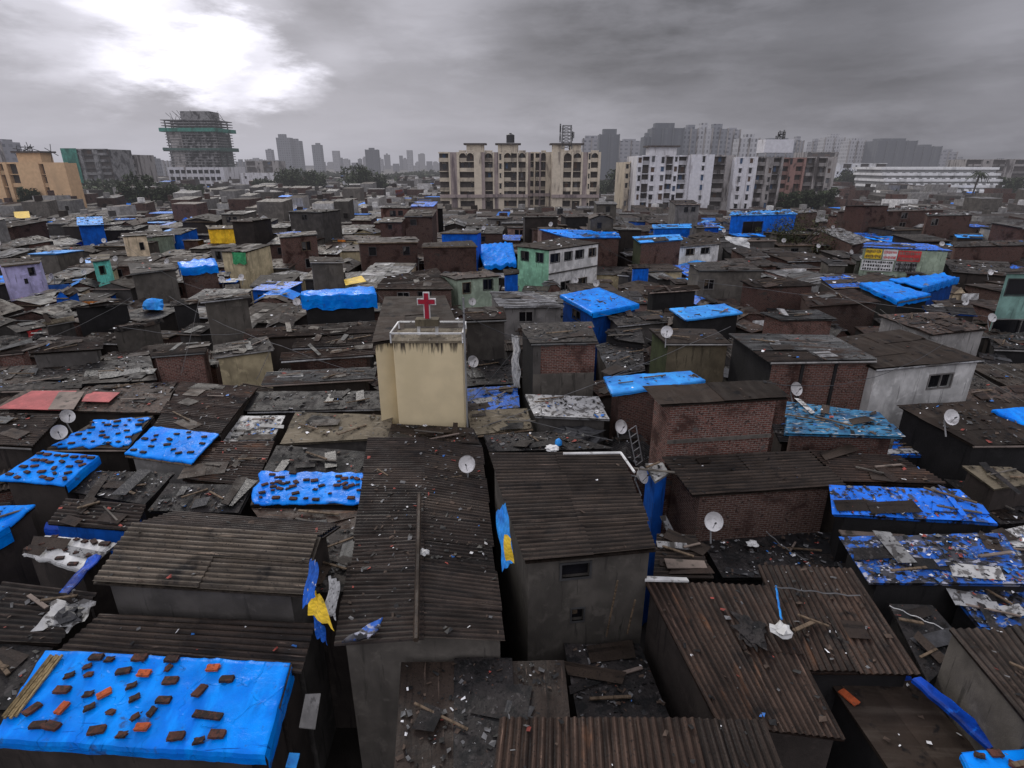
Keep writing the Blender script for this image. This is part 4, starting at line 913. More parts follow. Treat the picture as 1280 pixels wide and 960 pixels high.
blob('plastic_bundle', 'bright blue plastic bundle in front of the raw concrete hut', at(192, 386, 4.7), (.7, .5, .55), 'light_blue_tarp', 'bundle', 21, amp=.4)
blob('water_jug', 'small blue jug behind the grey two storey house', at(698, 556, 5.3), (.12, .12, .18), 'light_blue_tarp', 'jug', 15, amp=.08)

def slab(name, label, px, z, mat, th=.03, cat='board'):
    q = [at(px[i], px[i+1], zz) for i, zz in zip((0, 2, 4, 6), z)]
    mb = MB(); up = [p+Vector((0, 0, th)) for p in q]
    mb.face(up[::-1] if (up[1]-up[0]).cross(up[3]-up[0]).z < 0 else up)
    for k in range(4): mb.face([q[k], q[(k+1) % 4], up[(k+1) % 4], up[k]])
    mb.face(q)
    c = sum(q, Vector())/4
    return tag(mb.build(name, mat, loc=c), label, cat)
slab('board', 'pale grey board leaning in the alley right of the front tarp', (382,869,401,868,394,912,374,910), (4.2,4.2,3.6,3.6), 'plaster_pale')
slab('board', 'pale blue board at the bottom of the left alley', (362,942,375,943,370,962,357,960), (3.6,3.6,3.4,3.4), 'light_blue_tarp')
slab('board', 'pale metal strip lying across the narrow striped roof', (820,677,858,680,862,687,822,685), (4.55,4.55,4.5,4.5), 'tin_pale')
slab('board', 'pinkish plank across the lower end of the narrow striped roof', (830,699,880,702,884,711,834,711), (4.5,4.5,4.45,4.45), 'pale_brown_sheet')
slab('board', 'upper cream plank above the messy plastic roof', (1048,664,1128,668,1134,674,1052,670), (4.75,4.75,4.7,4.7), 'pale_brown_sheet', .05)
slab('board', 'short cream plank above the messy plastic roof', (1160,670,1196,672,1203,680,1162,676), (4.75,4.75,4.7,4.7), 'pale_brown_sheet', .05)
slab('board', 'grey board with ribs leaning by the blue booth', (825,646,832,645,844,668,835,668), (4.6,4.6,4.1,4.1), 'tin_pale')
slab('board', 'white gutter plank along the back of the brown sloping roof', (806,722,858,724,861,728,806,727), (5.0,5.0,5.0,5.0), 'white_paint', .05)
slab('pink_panel', 'large pink sheet at the left of the pale sheeted roof', (40,489,96,489,75,513,-4,511), (zz:=HD['pink sheeted roof']['c'].z+.20, zz, zz-.1, zz-.1), 'pink_sheet', .02, 'sheet')
slab('pink_panel', 'small pink sheet near the middle of the sheeted roof', (110,490,150,491,136,503,102,502), (zz, zz, zz-.05, zz-.05), 'pink_sheet', .02, 'sheet')
slab('pale_panel', 'pale brown sheet between the two pink sheets', (74,490,106,490,92,512,60,512), (zz+.03, zz+.03, zz-.06, zz-.06), 'pale_brown_sheet', .02, 'sheet')
slab('yellow_panel', 'yellow sheet on a roof behind the blue fronted shack', (430,350,452,345,458,352,432,357), (5.2,5.2,5.1,5.1), 'yellow_sheet', .03, 'sheet')
slab('yellow_panel', 'yellow roof sheet at the far upper left', (17,265,36,264,38,272,19,274), (5.6,5.6,5.2,5.2), 'yellow_sheet', .03, 'sheet')
slab('orange_panel', 'orange sheet on a far roof left of the cream apartments', (494,238,503,237,506,245,495,246), (7,7,4.2,4.2), 'orange_sheet', .03, 'sheet')

def stick(name, label, a, b, r, mat, cat='pole'):
    mb = MB(); mb.bar(a, b, r, 6); return tag(mb.build(name, mat, loc=a), label, cat)
stick('pole', 'left slanting pale pole against the grey two storey house', at(772, 726, 5.6), at(758, 795, 3.6), .022, 'wood')
stick('pole', 'right slanting pole in the alley by the grey two storey house', at(794, 750, 4.9), at(784, 792, 3.8), .022, 'wood')
stick('pole', 'thin prop pole in front of the right blue roof shack', at(1131, 374, 5.4), at(1138, 391, 4.3), .05, 'metal_grey')
stick('pole', 'thin pole standing on the metal roofed brick house', at(984, 447, 6.0), at(992, 424, 6.9), .03, 'metal_grey')
stick('pipe', 'white gutter pipe along the back of the grey two storey house roof', at(704, 567, 6.8), at(776, 566, 6.8), .035, 'white_paint', 'pipe')
stick('pipe', 'white gutter pipe down the right end of the grey house roof', at(776, 566, 6.8), at(793, 590, 6.72), .035, 'white_paint', 'pipe')
stick('pipe', 'ridge cap pipe running down the middle of the long roof', at(524, 618, 5.6), at(520, 800, 5.36), .06, 'asbestos', 'pipe')
def ladder():
    a, b = at(786, 538, 5.8), at(795, 582, 4.6); a2, b2 = at(795, 532, 5.8), at(803, 576, 4.6)
    root = thing('ladder', 'small metal ladder left of the tall brick house', 'ladder', tuple(b))
    for p, q in ((a, b), (a2, b2)):
        m = MB(); m.bar(p, q, .02); m.build('rail', 'metal_grey', root)
    for k in range(6):
        m = MB(); t = k/5; m.bar(a.lerp(b, t), a2.lerp(b2, t), .015); m.build('rung', 'metal_grey', root)
ladder()
def sag(name, label, a, b, drop, r=.012, mat='metal_dark', cat='cable'):
    mb = MB(); n = 14; a = Vector(a); b = Vector(b); prev = a
    for k in range(1, n+1):
        t = k/n; p = a.lerp(b, t)-Vector((0, 0, drop*4*t*(1-t)+.02*sin(k*1.7))); mb.bar(prev, p, r, 4); prev = p
    return tag(mb.build(name, mat, loc=a), label, cat)
sag('rope', 'upper pale rope across the roped roof', at(968, 733, 5.1), at(1075, 745, 5.0), .02, .018, 'litter_grey', 'rope')
sag('rope', 'blue rope down the left side of the roped roof', at(970, 732, 5.1), at(977, 775, 4.95), .02, .022, 'light_blue_tarp', 'rope')
sag('rope', 'white rope along the edge of the small streaked roof', at(1112, 757, 4.75), at(1190, 790, 4.6), .0, .012, 'white_paint', 'rope')
sag('cable', 'thin cable slung over the rubble yard roof', at(958, 664, 5.3), at(1010, 700, 4.2), .1, .012, 'litter_grey')
sag('cable', 'long dark cable from the chapel pole to the half plastered house', at(577, 390, 9.5), at(740, 404, 8.0), .8)
sag('cable', 'dark cable over the left roofs behind the pink sheets', at(150, 300, 7.5), at(300, 372, 7), 1.)
sag('cable', 'dark cable above the roofs right of the tall brick house', at(960, 478, 8), at(1180, 430, 7.5), .7)
sag('cable', 'dark cable from the green and white house toward the right', at(750, 305, 8), at(935, 330, 7), 1.5)

# banners with printed rows on the banner house (flat printed boards)
def banner_board(label, u0, u1, f0, f1, bg, rows, ink='litter_black'):
    h = HD['banner house']; q = h['q']; c = h['c']; hl = max(.6, min((q[1]-q[0]).length, (q[2]-q[1]).length)/2); k = 1-min(.2, .1/hl)
    W_ = [Vector((c.x+(p.x-c.x)*k, c.y+(p.y-c.y)*k, c.z+(p.z-c.z)*k-.05)) for p in q]
    a, b = W_[3], W_[2]; n = Vector(((b-a).y, -(b-a).x, 0)).normalized(); Hh = min(a.z, b.z)-4.1; top = min(a.z, b.z)
    P = lambda u, f, o: Vector((a.x+(b.x-a.x)*u, a.y+(b.y-a.y)*u, top-Hh*f))+n*o
    root = thing('wall_banner', label, 'banner', tuple(P((u0+u1)/2, f1, .1)))
    m = MB(); A = [P(u0, f1, .12), P(u1, f1, .12), P(u1, f0, .12), P(u0, f0, .12)]; B = [P(u0, f1, .03), P(u1, f1, .03), P(u1, f0, .03), P(u0, f0, .03)]
    m.face(A); m.face(B[::-1])
    for i in range(4): m.face([A[i], B[i], B[(i+1) % 4], A[(i+1) % 4]][::-1])
    m.build('board', bg, root)
    r = random.Random(int(u0*100)); t = MB()
    for jj in range(rows):
        fc = f0+(f1-f0)*(jj+.5)/rows; u = u0+(u1-u0)*.05
        while u < u1-(u1-u0)*.09:
            w = (u1-u0)*r.uniform(.03, .07); dh = (f1-f0)/rows*r.uniform(.18, .34)
            t.face([P(u, fc+dh, .128), P(u+w, fc+dh, .128), P(u+w, fc-dh, .128), P(u, fc-dh, .128)]); u += w+(u1-u0)*r.uniform(.015, .04)
    t.build('print', ink, root)
M('banner_red', (.5, .05, .05), rough=.6)
banner_board('yellow printed banner at the upper left of the banner house wall', .03, .23, .03, .45, 'yellow_sheet', 2, 'wood')
banner_board('white banner with red print beside the yellow one', .25, .42, .03, .48, 'white_paint', 2, 'banner_red')
banner_board('red printed banner at the right of the banner house wall', .43, .70, .05, .50, 'banner_red', 2, 'pale_brown_sheet')
banner_board('white banner densely covered in black print, lower left', .01, .40, .52, .98, 'white_paint', 3)
banner_board('grey banner with rows of dark print below the red one', .42, .68, .54, .95, 'tin_pale', 2)

# ================================================================== GROUND
g = MB(); g.face([(-4000, -60, 0), (4000, -60, 0), (4000, 6000, 0), (-4000, 6000, 0)])
tag(g.build('ground', 'mud'), kind='structure')
M('far_green', (.05, .055, .045), [((.03, .035, .03), (.02, .02, .02), .5, .1, 'p')], rough=.9)

# ================================================================== FILL HOUSES
def overlap(q1, q2):
    for A in (q1, q2):
        for i in range(4):
            e = A[(i+1) % 4]-A[i]; n = (-e.y, e.x)
            a = [p.x*n[0]+p.y*n[1] for p in q1]; b = [p.x*n[0]+p.y*n[1] for p in q2]
            if max(a) <= min(b) or max(b) <= min(a): return False
    return True
ROW = []
OCC = [grow(h['q'], .86) for h in HUTS]
FILL = []
FR = random.Random(21)
Y = 11.0
def vis_lim(y): return y*0.98+6
BIGB = [(-36, 200)]
while Y < 420:
    d = 3.2+Y*.009+FR.uniform(-.3, .6)
    X = -vis_lim(Y)-FR.uniform(0, 3)
    while X < vis_lim(Y):
        w = FR.uniform(2.8, 5.2) if Y < 60 else FR.uniform(2.2, 4.6)*(1+Y*.0022)
        a = FR.gauss(.06 if X > 0 else -.05, .10); y = Y+FR.uniform(-.9, .9)
        far = Y > 62
        z = FR.uniform(3.3, 4.0) if Y < 15 else FR.uniform(4.0, 4.5) if Y < 55 else FR.uniform(3.0, 4.0) if Y > 105 else (FR.uniform(3.4, 4.4) if Y < 55 else FR.choice((FR.uniform(3.2, 4.4), FR.uniform(3.4, 4.8), FR.uniform(3.2, 4.6), FR.uniform(4.5, 6.2), FR.uniform(6.5, 8.2) if FR.random() < .3 else 4.)))
        dd = d*FR.uniform(.8, 1.15)
        sl = FR.uniform(-.25, .5)
        q = []
        for (ux, uy, s) in ((-.5, .5, 1), (.5, .5, 1), (.5, -.5, 0), (-.5, -.5, 0)):
            xx, yy = ux*w*.97, uy*dd; q.append(Vector((X+w/2+xx*cos(a)-yy*sin(a)+FR.uniform(-.15, .15), y+xx*sin(a)+yy*cos(a)+FR.uniform(-.15, .15), z+sl*s)))
        if not (Y < 150 and any(overlap(q, o) for o in OCC if abs(o[0].y-y) < 16)):
            FILL.append((q, z, Y))
        elif w > 3 and Y < 120:   # try a smaller one in the gap
            c = sum(q, Vector())/4; q2 = [c+(p-c)*.45 for p in q]
            if not any(overlap(q2, o) for o in OCC if abs(o[0].y-y) < 16): FILL.append(([Vector((p.x, p.y, p.z-.3)) for p in q2], z-.3, Y))
        X += w+(FR.uniform(.0, .5) if FR.random() < .8 else FR.uniform(.6, 1.6))
    Y += d+FR.uniform(.1, .6)
GR = random.Random(99); gcnt = 0
cells = {}
def cadd(q):
    c = sum(q, Vector())/4; cells.setdefault((int(c.x//8), int(c.y//8)), []).append(q)
for q_ in OCC: cadd(q_)
for (q_, z_, y_) in FILL:
    if y_ < 80: cadd(q_)
for _ in range(9000):
    y = GR.uniform(15, 75); x = GR.uniform(-y-4, y+4); w, d_ = GR.uniform(1.1, 2.6), GR.uniform(1.1, 2.4); a = GR.gauss(0, .3); zz_ = GR.uniform(3.9, 4.7)
    q = [Vector((x+ux*w*cos(a)-uy*d_*sin(a), y+ux*w*sin(a)+uy*d_*cos(a), zz_+(.2 if uy > 0 else 0))) for ux, uy in ((-.5, .5), (.5, .5), (.5, -.5), (-.5, -.5))]
    cx_, cy_ = int(x//8), int(y//8)
    if any(overlap(q, o) for i in (-1, 0, 1) for j in (-1, 0, 1) for o in cells.get((cx_+i, cy_+j), ())): continue
    cadd(q); FILL.append((q, zz_, y)); gcnt += 1
    if gcnt > 150: break
print('gap shacks', gcnt)
HB = []
for h in HUTS:
    P_ = [proj(p) for p in h['q']]; HB.append((min(p[0] for p in P_), max(p[0] for p in P_), min(p[1] for p in P_), max(p[1] for p in P_)+h.get('w', 90)*.85, h['c'].y))
HB += [(549, 750, 180, 250, 160), (795, 1042, 180, 248, 158), (1105, 1250, 205, 240, 235), (0, 84, 190, 240, 150), (205, 290, 130, 222, 300)]
def lowered(q):
    for dz in (0, .4, .8, 1.2, 1.7, 2.2, 2.8, 3.4):
        q2 = [Vector((p.x, p.y, p.z-dz)) for p in q]
        if min(p.z for p in q2) < 2.3: return None
        P_ = [proj(p) for p in q2]; x0, x1, y0 = min(p[0] for p in P_), max(p[0] for p in P_), min(p[1] for p in P_); yc = sum(p.y for p in q2)/4
        if not any(x1 > b[0]+1 and x0 < b[1]-1 and y0 < b[3] and yc < b[4]-.5 and P_[2][1] > b[2] for b in HB): return q2
    return None
F2 = []
for (q, z, Yv) in FILL:
    q2 = lowered(q) if 12 < Yv < 150 else q
    if q2: F2.append((q2, z, Yv))
    elif Yv < 60:
        c_ = min(p.z for p in q); F2.append(([Vector((p.x, p.y, p.z-c_+2.3)) for p in q], z, Yv))
FILL = F2
FILL.sort(key=lambda t: t[2])
NIND = 690
wallw = ['brick_dark']*5+['brick_red']*3+['brick_brown']*3+['plaster_grey']*4+['plaster_dark']*5+['dark_wall']*3+['black_wall']*2+['plaster_pale']*2+['plaster_white', 'plaster_cream', 'paint_beige', 'blue_wall', 'blue_wall', 'paint_pale_green', 'boards_grey', 'paint_pinkish']
roofw = ['asbestos']*6+['rusty_sheet']*4+['asbestos_dark']*5+['grey_rubble_roof']*4+['debris_roof']*4+['felt_roof']*4+['brown_rubble_roof']*2+['tin_sheet']*3+['tin_pale']*2+['blue_tarp']*2+['light_blue_tarp']*2+['blue_tarp_patchy']*2
WW = {'brick_dark': 'dark brick', 'brick_red': 'red brick', 'brick_brown': 'brown brick', 'plaster_grey': 'grey plastered', 'plaster_dark': 'dark plastered', 'dark_wall': 'dark', 'black_wall': 'black', 'plaster_pale': 'pale plastered', 'plaster_white': 'white', 'plaster_cream': 'cream', 'paint_beige': 'beige', 'blue_wall': 'blue', 'paint_pale_green': 'pale green', 'boards_grey': 'grey board', 'paint_pinkish': 'pinkish', 'paint_teal': 'teal'}
RW = {'asbestos': 'grey sheet roof', 'rusty_sheet': 'rusty roof', 'asbestos_dark': 'dark sheet roof', 'grey_rubble_roof': 'grey rubble roof', 'debris_roof': 'black littered roof', 'felt_roof': 'smooth dark roof', 'brown_rubble_roof': 'brown scrap roof', 'tin_sheet': 'tin roof', 'tin_pale': 'pale tin roof', 'blue_tarp': 'bright blue roof', 'light_blue_tarp': 'light blue roof', 'blue_tarp_patchy': 'patchy blue roof'}
LM = [h for h in HUTS if h['short'] != 'chapel' or h['mat'] == 'x']
labels = {}
nfill = 0; stuff = MB(); smats = ['asbestos', 'asbestos_dark', 'plaster_dark', 'brick_dark', 'plaster_pale', 'tin_pale', 'blue_tarp', 'plaster_grey', 'felt_roof', 'rusty_sheet', 'plaster_white']
def inframe(q): return any(-20 < proj(p)[0] < 1300 and 150 < proj(p)[1] < 1000 for p in q)
litq = []
for (q, z, Yv) in FILL:
    if not inframe(q): continue
    cx = sum(p.x for p in q)/4
    # keep apartment footprints free
    if 152 < Yv < 200 and -26 < cx < 105: continue
    if Yv < 16 and False: continue
    if nfill < NIND:
        nfill += 1
        wall = FR.choice(wallw); roof = FR.choice(roofw)
        if Yv < 40:
            roof = FR.choice(['debris_roof', 'asbestos_dark', 'grey_rubble_roof', 'felt_roof', 'rusty_sheet', 'asbestos']); wall = FR.choice(['dark_wall', 'brick_dark', 'plaster_dark'])
        wins = []
        if Yv > 40 and wall not in ('black_wall', 'dark_wall') and FR.random() < .6:
            u = FR.uniform(.12, .5); wins.append(('f', u, u+FR.uniform(.14, .22), .35, FR.uniform(.9, 1.2)))
            if FR.random() < .35: wins.append(('f', u+.3, u+.45, .35, 1.))
        nm = NAMEOF(wall)
        c = sum(q, Vector())/4
        lm = min(LM, key=lambda h: (h['c']-c).length+(3 if h['mat'] == 'x' else 0)); dx, dy = c.x-lm['c'].x, c.y-lm['c'].y
        if abs(dx) > abs(dy)*1.2: rel = 'left of' if dx < 0 else 'right of'
        else: rel = 'behind' if dy > 0 else 'in front of'
        ds = (c-lm['c']).length
        if ds > 14:
            px_ = proj(c)
            col = int(px_[0]//64)
            rel2 = None
        seed = 1000+nfill
        root = add_hut(nm, CATOF[nm], 'x', 'fill', q, wall, roof, FR.choice('hv'), seed, wins=wins, patches=2 if Yv < 90 else 1, corr=(Yv < 34), litter=1.5 if Yv < 45 else .6, pane_simple=True, wt=FR.uniform(.7, 1.15), ridge=(FR.uniform(.3, .65) if FR.random() < .22 else 0))
        base = f'{WW[wall]} {"hut" if nm != "brick_house" else "house"}, {RW[roof]}'
        labels.setdefault((base, f'{rel} the {lm["short"]}'), []).append((ds, root))
    else:
        r = FR
        mi = r.choice((0, 1, 8, 9, 0, 1, 5, 7, 0, 5, 9, 6 if r.random() < .4 else 0)); mw = r.choice((2, 3, 3, 4, 7, 4, 10, 3))
        if not (-30 < cx < 108) and r.random() < .22 or (Yv < 110 and r.random() < .1):
            zz2 = r.uniform(1.2, 3.6); q = [Vector((p.x, p.y, p.z+zz2)) for p in q]; t = r.uniform(.6, 1.4)
        stuff.face([q[3], q[2], q[1], q[0]], mi, t)
        for a_, b_ in ((3, 2), (0, 3), (2, 1)):
            p0 = q[a_]; p1 = q[b_]
            stuff.face([(p0.x, p0.y, 0), (p1.x, p1.y, 0), tuple(p1), tuple(p0)], mw, t, [(0, 0), ((p1-p0).length, 0), ((p1-p0).length, p1.z), (0, p0.z)])
        if r.random() < .5:
            c = sum(q, Vector())/4; stuff.box((c.x+r.uniform(-1, 1), q[3].y-.03, c.z*r.uniform(.5, .75)), (.8, .1, .9), 0, 8, .3)
        if r.random() < .3:
            c = sum(q, Vector())/4; stuff.box((c.x+r.uniform(-1, 1), c.y, c.z+.5), (1.2, 1.2, 1.2), r.random(), r.choice((2, 4, 10, 8, 3, 7)), 1.)
for (base, rel), lst in labels.items():
    lst.sort(key=lambda t: t[0])
    for i, (ds, o) in enumerate(lst):
        pre = '' if len(lst) == 1 else (('first', 'second', 'third', 'fourth', 'fifth', 'sixth', 'seventh', 'eighth', 'ninth', 'tenth')[min(i, 9)]+' ')
        tag(o, f'{base}, {pre}{rel}', None, 'houses of the packed settlement')
tag(stuff.build('distant_shanty_rooftops', smats), 'mass of low shanty roofs receding toward the apartments', kind='stuff')

# ================================================================== LITTER (uncountable)
LT = MB(); lm_ = ['litter_white', 'litter_blue', 'litter_red', 'litter_brown', 'litter_black', 'litter_grey']
LR = random.Random(5)
def bit(p, s, m):
    a = LR.uniform(0, 2*pi); e1 = Vector((cos(a), sin(a), LR.uniform(-.35, .35)))*s; e2 = Vector((-sin(a), cos(a), LR.uniform(-.35, .35)))*s*LR.uniform(.25, .9)
    k = lambda: LR.uniform(.5, 1.1)
    u = Vector((0, 0, s*.12))
    P = [p-e1*k()-e2*k()+u, p+e1*k()-e2*k()+u, p+e1*k()+e2*k()+u*3, p-e1*k()+e2*k()+u]
    LT.face([P[0], P[1], P[2]], m, LR.uniform(.6, 1.3)); LT.face([P[0], P[2], P[3]], m, LR.uniform(.5, 1.2))
for h in HUTS:
    if not h['litter'] or h['mat'] == 'x' or h['near'] > 130: continue
    q = h['q']; ar = (q[1]-q[0]).length*(q[2]-q[1]).length
    near = h['near']
    dens = 7. if near < 20 else (3.5 if near < 35 else 1.1)
    n = int(min(900, ar*dens*2.4*h['litter']))
    for _ in range(n):
        u, v = LR.uniform(.02, .98), LR.uniform(.02, .98)
        nn = mnoise.noise(Vector((u*4+h['seed'], v*4, 0)))
        if nn < LR.uniform(-.5, .25) : continue
        p = bil(q, u, v)+Vector((0, 0, .07+h['ridge']*(1-abs(2*u-1))))
        m = LR.choices(range(6), (3.2, .6, 1.4, 9, 17, 9) if h['mat'] not in ('blue_tarp_torn', 'white_sheet') else (14, 8, 4, 7, 14, 9))[0]
        s = abs(LR.gauss(0, .026))+.011
        if near > 35 and m == 0: s *= 1.4
        elif m == 0: s *= .7
        s *= 1+near*.04
        bit(p, min(s, .055*(1+near*.045)), m)
tag(LT.build('litter', lm_), 'loose scraps, stones and plastic scattered over the roofs', kind='stuff')

# weights and planks scattered over the roofs as separate pieces
PR = random.Random(31); cnt = {}
cands = [h for h in HUTS if h['mat'] != 'x' and h['near'] < 48 and h['litter'] >= 1 and h['short'] != 'fill']
for h in cands:
    for k in range(2):
        u, v = PR.uniform(.15, .85), PR.uniform(.2, .8); c = bil(h['q'], u, v)+Vector((0, 0, .13))
        du = (h['q'][1]-h['q'][0]).normalized(); a = PR.gauss(0, .5); L = PR.uniform(.4, 1.1)*(1+h['near']*.01)
        e = Vector((du.x*cos(a)-du.y*sin(a), du.x*sin(a)+du.y*cos(a), 0))
        mb = MB(); rz = atan2(e.y, e.x); mb.box((0, 0, 0), (L, PR.uniform(.04, .09), .03), rz)
        o = mb.build('plank', PR.choice(('wood', 'wood', 'wood', 'pale_brown_sheet', 'plaster_grey'))); o.location = c
        tag(o, f'{("left", "right")[k]} weathered plank on the {h["short"]}', 'plank', 'planks lying on the roofs')
        cnt.setdefault(h['short'], []).append(o)
for s, l in cnt.items():
    l.sort(key=lambda o: o.location.x)
    for o, w in zip(l, ('left', 'right')): o['label'] = f'{w} weathered plank on the {s}'

CRR = random.Random(44)
hh_ = [h for h in HUTS if h['mat'] != 'x' and h['short'] != 'fill' and 17 < h['near'] < 60]
usedp = set()
for k in range(16):
    A_ = CRR.choice(hh_); nb_ = [h for h in hh_ if h is not A_ and 5 < (h['c']-A_['c']).length < 22 and (h['short'], A_['short']) not in usedp]
    if not nb_: continue
    B_ = CRR.choice(nb_); usedp.add((A_['short'], B_['short'])); usedp.add((B_['short'], A_['short']))
    a = A_['q'][CRR.randrange(4)]+Vector((0, 0, .35)); b = B_['q'][CRR.randrange(4)]+Vector((0, 0, .35))
    sag('cable', f'thin cable slung from the {A_["short"]} to the {B_["short"]}', a, b, CRR.uniform(.05, .35), .006+.0002*a.y, CRR.choice(('metal_dark', 'metal_dark', 'litter_grey')))
fl_ = [h for h in HUTS if h['short'] == 'fill' and 40 < h['near'] < 100]
CRR.shuffle(fl_); seen_ = {}
for h in fl_[:44]:
    c = h['c']; lm2 = min(LM, key=lambda g: (g['c']-c).length); dx, dy = c.x-lm2['c'].x, c.y-lm2['c'].y
    rel = ('left of' if dx < 0 else 'right of') if abs(dx) > abs(dy) else ('behind' if dy > 0 else 'in front of')
    kk = (rel, lm2['short']); seen_.setdefault(kk, []).append(h)
for (rel, sh_), l in seen_.items():
    l.sort(key=lambda h: h['c'].x)
    for i_, h in enumerate(l):
        o = copy_tree(DP); q = h['q']; o.location = q[3].lerp(q[2], CRR.uniform(.1, .9)).lerp(q[0], .15)+Vector((0, 0, .55)); o.rotation_euler = (-.4, 0, CRR.uniform(-.5, .5)); o.scale = (1.1,)*3
        tag(o, f'small white satellite dish {rel} the {sh_}' if len(l) == 1 else f'small satellite dish, {ORD[i_]} from left of those {rel} the {sh_}', 'satellite dish', 'satellite dishes on the roofs')

for k, n_ in enumerate((('red', (.45, .04, .04)), ('white', (.7, .7, .68)), ('orange', (.6, .2, .03)), ('green', (.05, .3, .12)), ('pink', (.5, .15, .22)), ('blue', (.04, .15, .45)))): M('cloth_'+n_[0], n_[1], rough=.8, bump=.3)
cl_ = [h for h in HUTS if h['short'] == 'fill' and 30 < h['near'] < 85]; CRR.shuffle(cl_); seen2 = {}
for h in cl_[:40]:
    q = h['q']; c = h['c']; colr = CRR.choice(('red', 'white', 'white', 'orange', 'green', 'pink', 'blue', 'white'))
    a = q[3]+Vector((0, -.15, .0)); b = q[2]+Vector((0, -.15, 0)); u0 = CRR.uniform(.1, .6); w_ = CRR.uniform(.7, 1.6)/max(1, (b-a).length); hh2 = CRR.uniform(.6, 1.3)
    mb = MB(); nx, ny = 6, 5
    g_ = [[a.lerp(b, u0+w_*i/nx)+Vector((0, .05*sin(i*2.3+j), -hh2*j/ny*(1+.1*sin(i*1.7)))) for i in range(nx+1)] for j in range(ny+1)]
    for j in range(ny):
        for i in range(nx): mb.face([g_[j+1][i], g_[j+1][i+1], g_[j][i+1], g_[j][i]], 0, CRR.uniform(.75, 1.1))
    o = mb.build('hanging_cloth', 'cloth_'+colr, loc=a)
    lm2 = min(LM, key=lambda g: (g['c']-c).length); dx, dy = c.x-lm2['c'].x, c.y-lm2['c'].y
    rel = ('left of' if dx < 0 else 'right of') if abs(dx) > abs(dy) else ('behind' if dy > 0 else 'in front of')
    seen2.setdefault((colr, rel, lm2['short']), []).append(o)
for (colr, rel, sh_), l in seen2.items():
    l.sort(key=lambda o: o.location.x)
    for i_, o in enumerate(l): tag(o, f'{colr} cloth hung on a wall {rel} the {sh_}' if len(l) == 1 else f'{colr} cloth, {ORD[i_]} from left of those {rel} the {sh_}', 'cloth', 'cloths hung on the house walls')

# ================================================================== WATER TANKS
def tank(label, loc, r, h, mat='black_plastic'):
    root = thing('water_tank', label, 'water tank', tuple(loc), 'water tanks on the roofs')
    m = MB(); n = 18
    for k in range(5): 
        z0 = loc[2]+h*k/5; m.bar((loc[0], loc[1], z0), (loc[0], loc[1], z0+h/5*.86), r, n); m.bar((loc[0], loc[1], z0+h/5*.86), (loc[0], loc[1], z0+h/5), r*.95, n)
    m.build('tank_body', mat, root)
    t = MB(); t.bar((loc[0], loc[1], loc[2]+h), (loc[0], loc[1], loc[2]+h*1.15), r*.95, n, r2=r*.35); t.bar((loc[0], loc[1], loc[2]+h*1.15), (loc[0], loc[1], loc[2]+h*1.24), r*.3, n); t.build('lid', mat, root)
for x, y, z, lb, mt in ((504,262,5.2,'grey water tank on a far roof left of the cream apartments','metal_grey'),(331,281,5.2,'grey water tank right of the yellow hut','metal_grey'),(234,283,4.8,'blue water tank left of the yellow hut','blue_wall'),(700,268,5.2,'black water tank below the cream apartments','black_plastic'),(1050,275,5.2,'black water tank right of the wide blue house','black_plastic')):
    p = at(x, y, z); tank(lb, p, .55 if z > 4.9 else .5, 1.1, mt)

# ================================================================== BIG BUILDINGS
M('apt_cream', (.60, .52, .40), [((.25, .21, .17), (.5, .5, .12), .58, .08, 'p'), ((.12, .10, .09), (.9, .9, .05), .66, .05, 'p')], rough=.85, nv=(.9, 1.06))
M('apt_mauve', (.33, .27, .25), [((.15, .12, .12), (.7, .7, .12), .58, .08, 'p')], rough=.85, nv=(.9, 1.06))
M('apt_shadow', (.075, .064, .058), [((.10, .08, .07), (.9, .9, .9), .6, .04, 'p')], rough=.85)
M('apt_white', (.66, .65, .66), [((.25, .23, .22), (.4, .4, .1), .6, .08, 'p'), ((.22, .20, .20), (.9, .9, .05), .66, .08, 'p')], rough=.85, nv=(.9, 1.06))
M('apt_grey', (.36, .335, .315), [((.08, .07, .065), (.5, .5, .12), .55, .08, 'p')], rough=.85, nv=(.9, 1.06))
M('apt_red', (.32, .19, .16), [((.08, .06, .05), (.5, .5, .2), .58, .08, 'p')], rough=.85, nv=(.9, 1.06))
M('apt_peach', (.66, .44, .25), [((.5, .34, .2), (.2, .2, .1), .6, .15, 'p')], rough=.85, nv=(.9, 1.06))
M('curtain_grey', (.12, .12, .125), rough=.7); M('curtain_brown', (.10, .06, .04), rough=.7); M('curtain_blue', (.05, .09, .16), rough=.7)
M('net_green', (.05, .24, .18), [((.01, .10, .07), (.3, .3, .1), .55, .1, 'p')], rough=.8)
M('net_dark', (.06, .12, .10), rough=.8)
M('net_grey', (.10, .115, .11), [((.05, .05, .05), (.4, .4, .1), .55, .08, 'p')], rough=.9)
M('raw_concrete', (.24, .235, .23), [((.05, .05, .05), (.3, .3, .3), .55, .08, 'p')], rough=.9)
M('tower_a', (.24, .25, .27), uvwin=((.07, .08, .10), 3.2, 3.1, .5, .55))
M('tower_b', (.36, .36, .38), uvwin=((.10, .11, .13), 4.5, 3.1, .55, .45))
M('tower_c', (.13, .14, .155), uvwin=((.16, .17, .18), 9., 3.3, .2, .9))
M('tower_d', (.50, .50, .51), uvwin=((.12, .12, .13), 2.6, 3.1, .45, .6))
M('terrace_white', (.78, .78, .77), [((.3, .3, .29), (.2, .2, .1), .6, .1, 'p')], rough=.8, nv=(.9, 1.06))

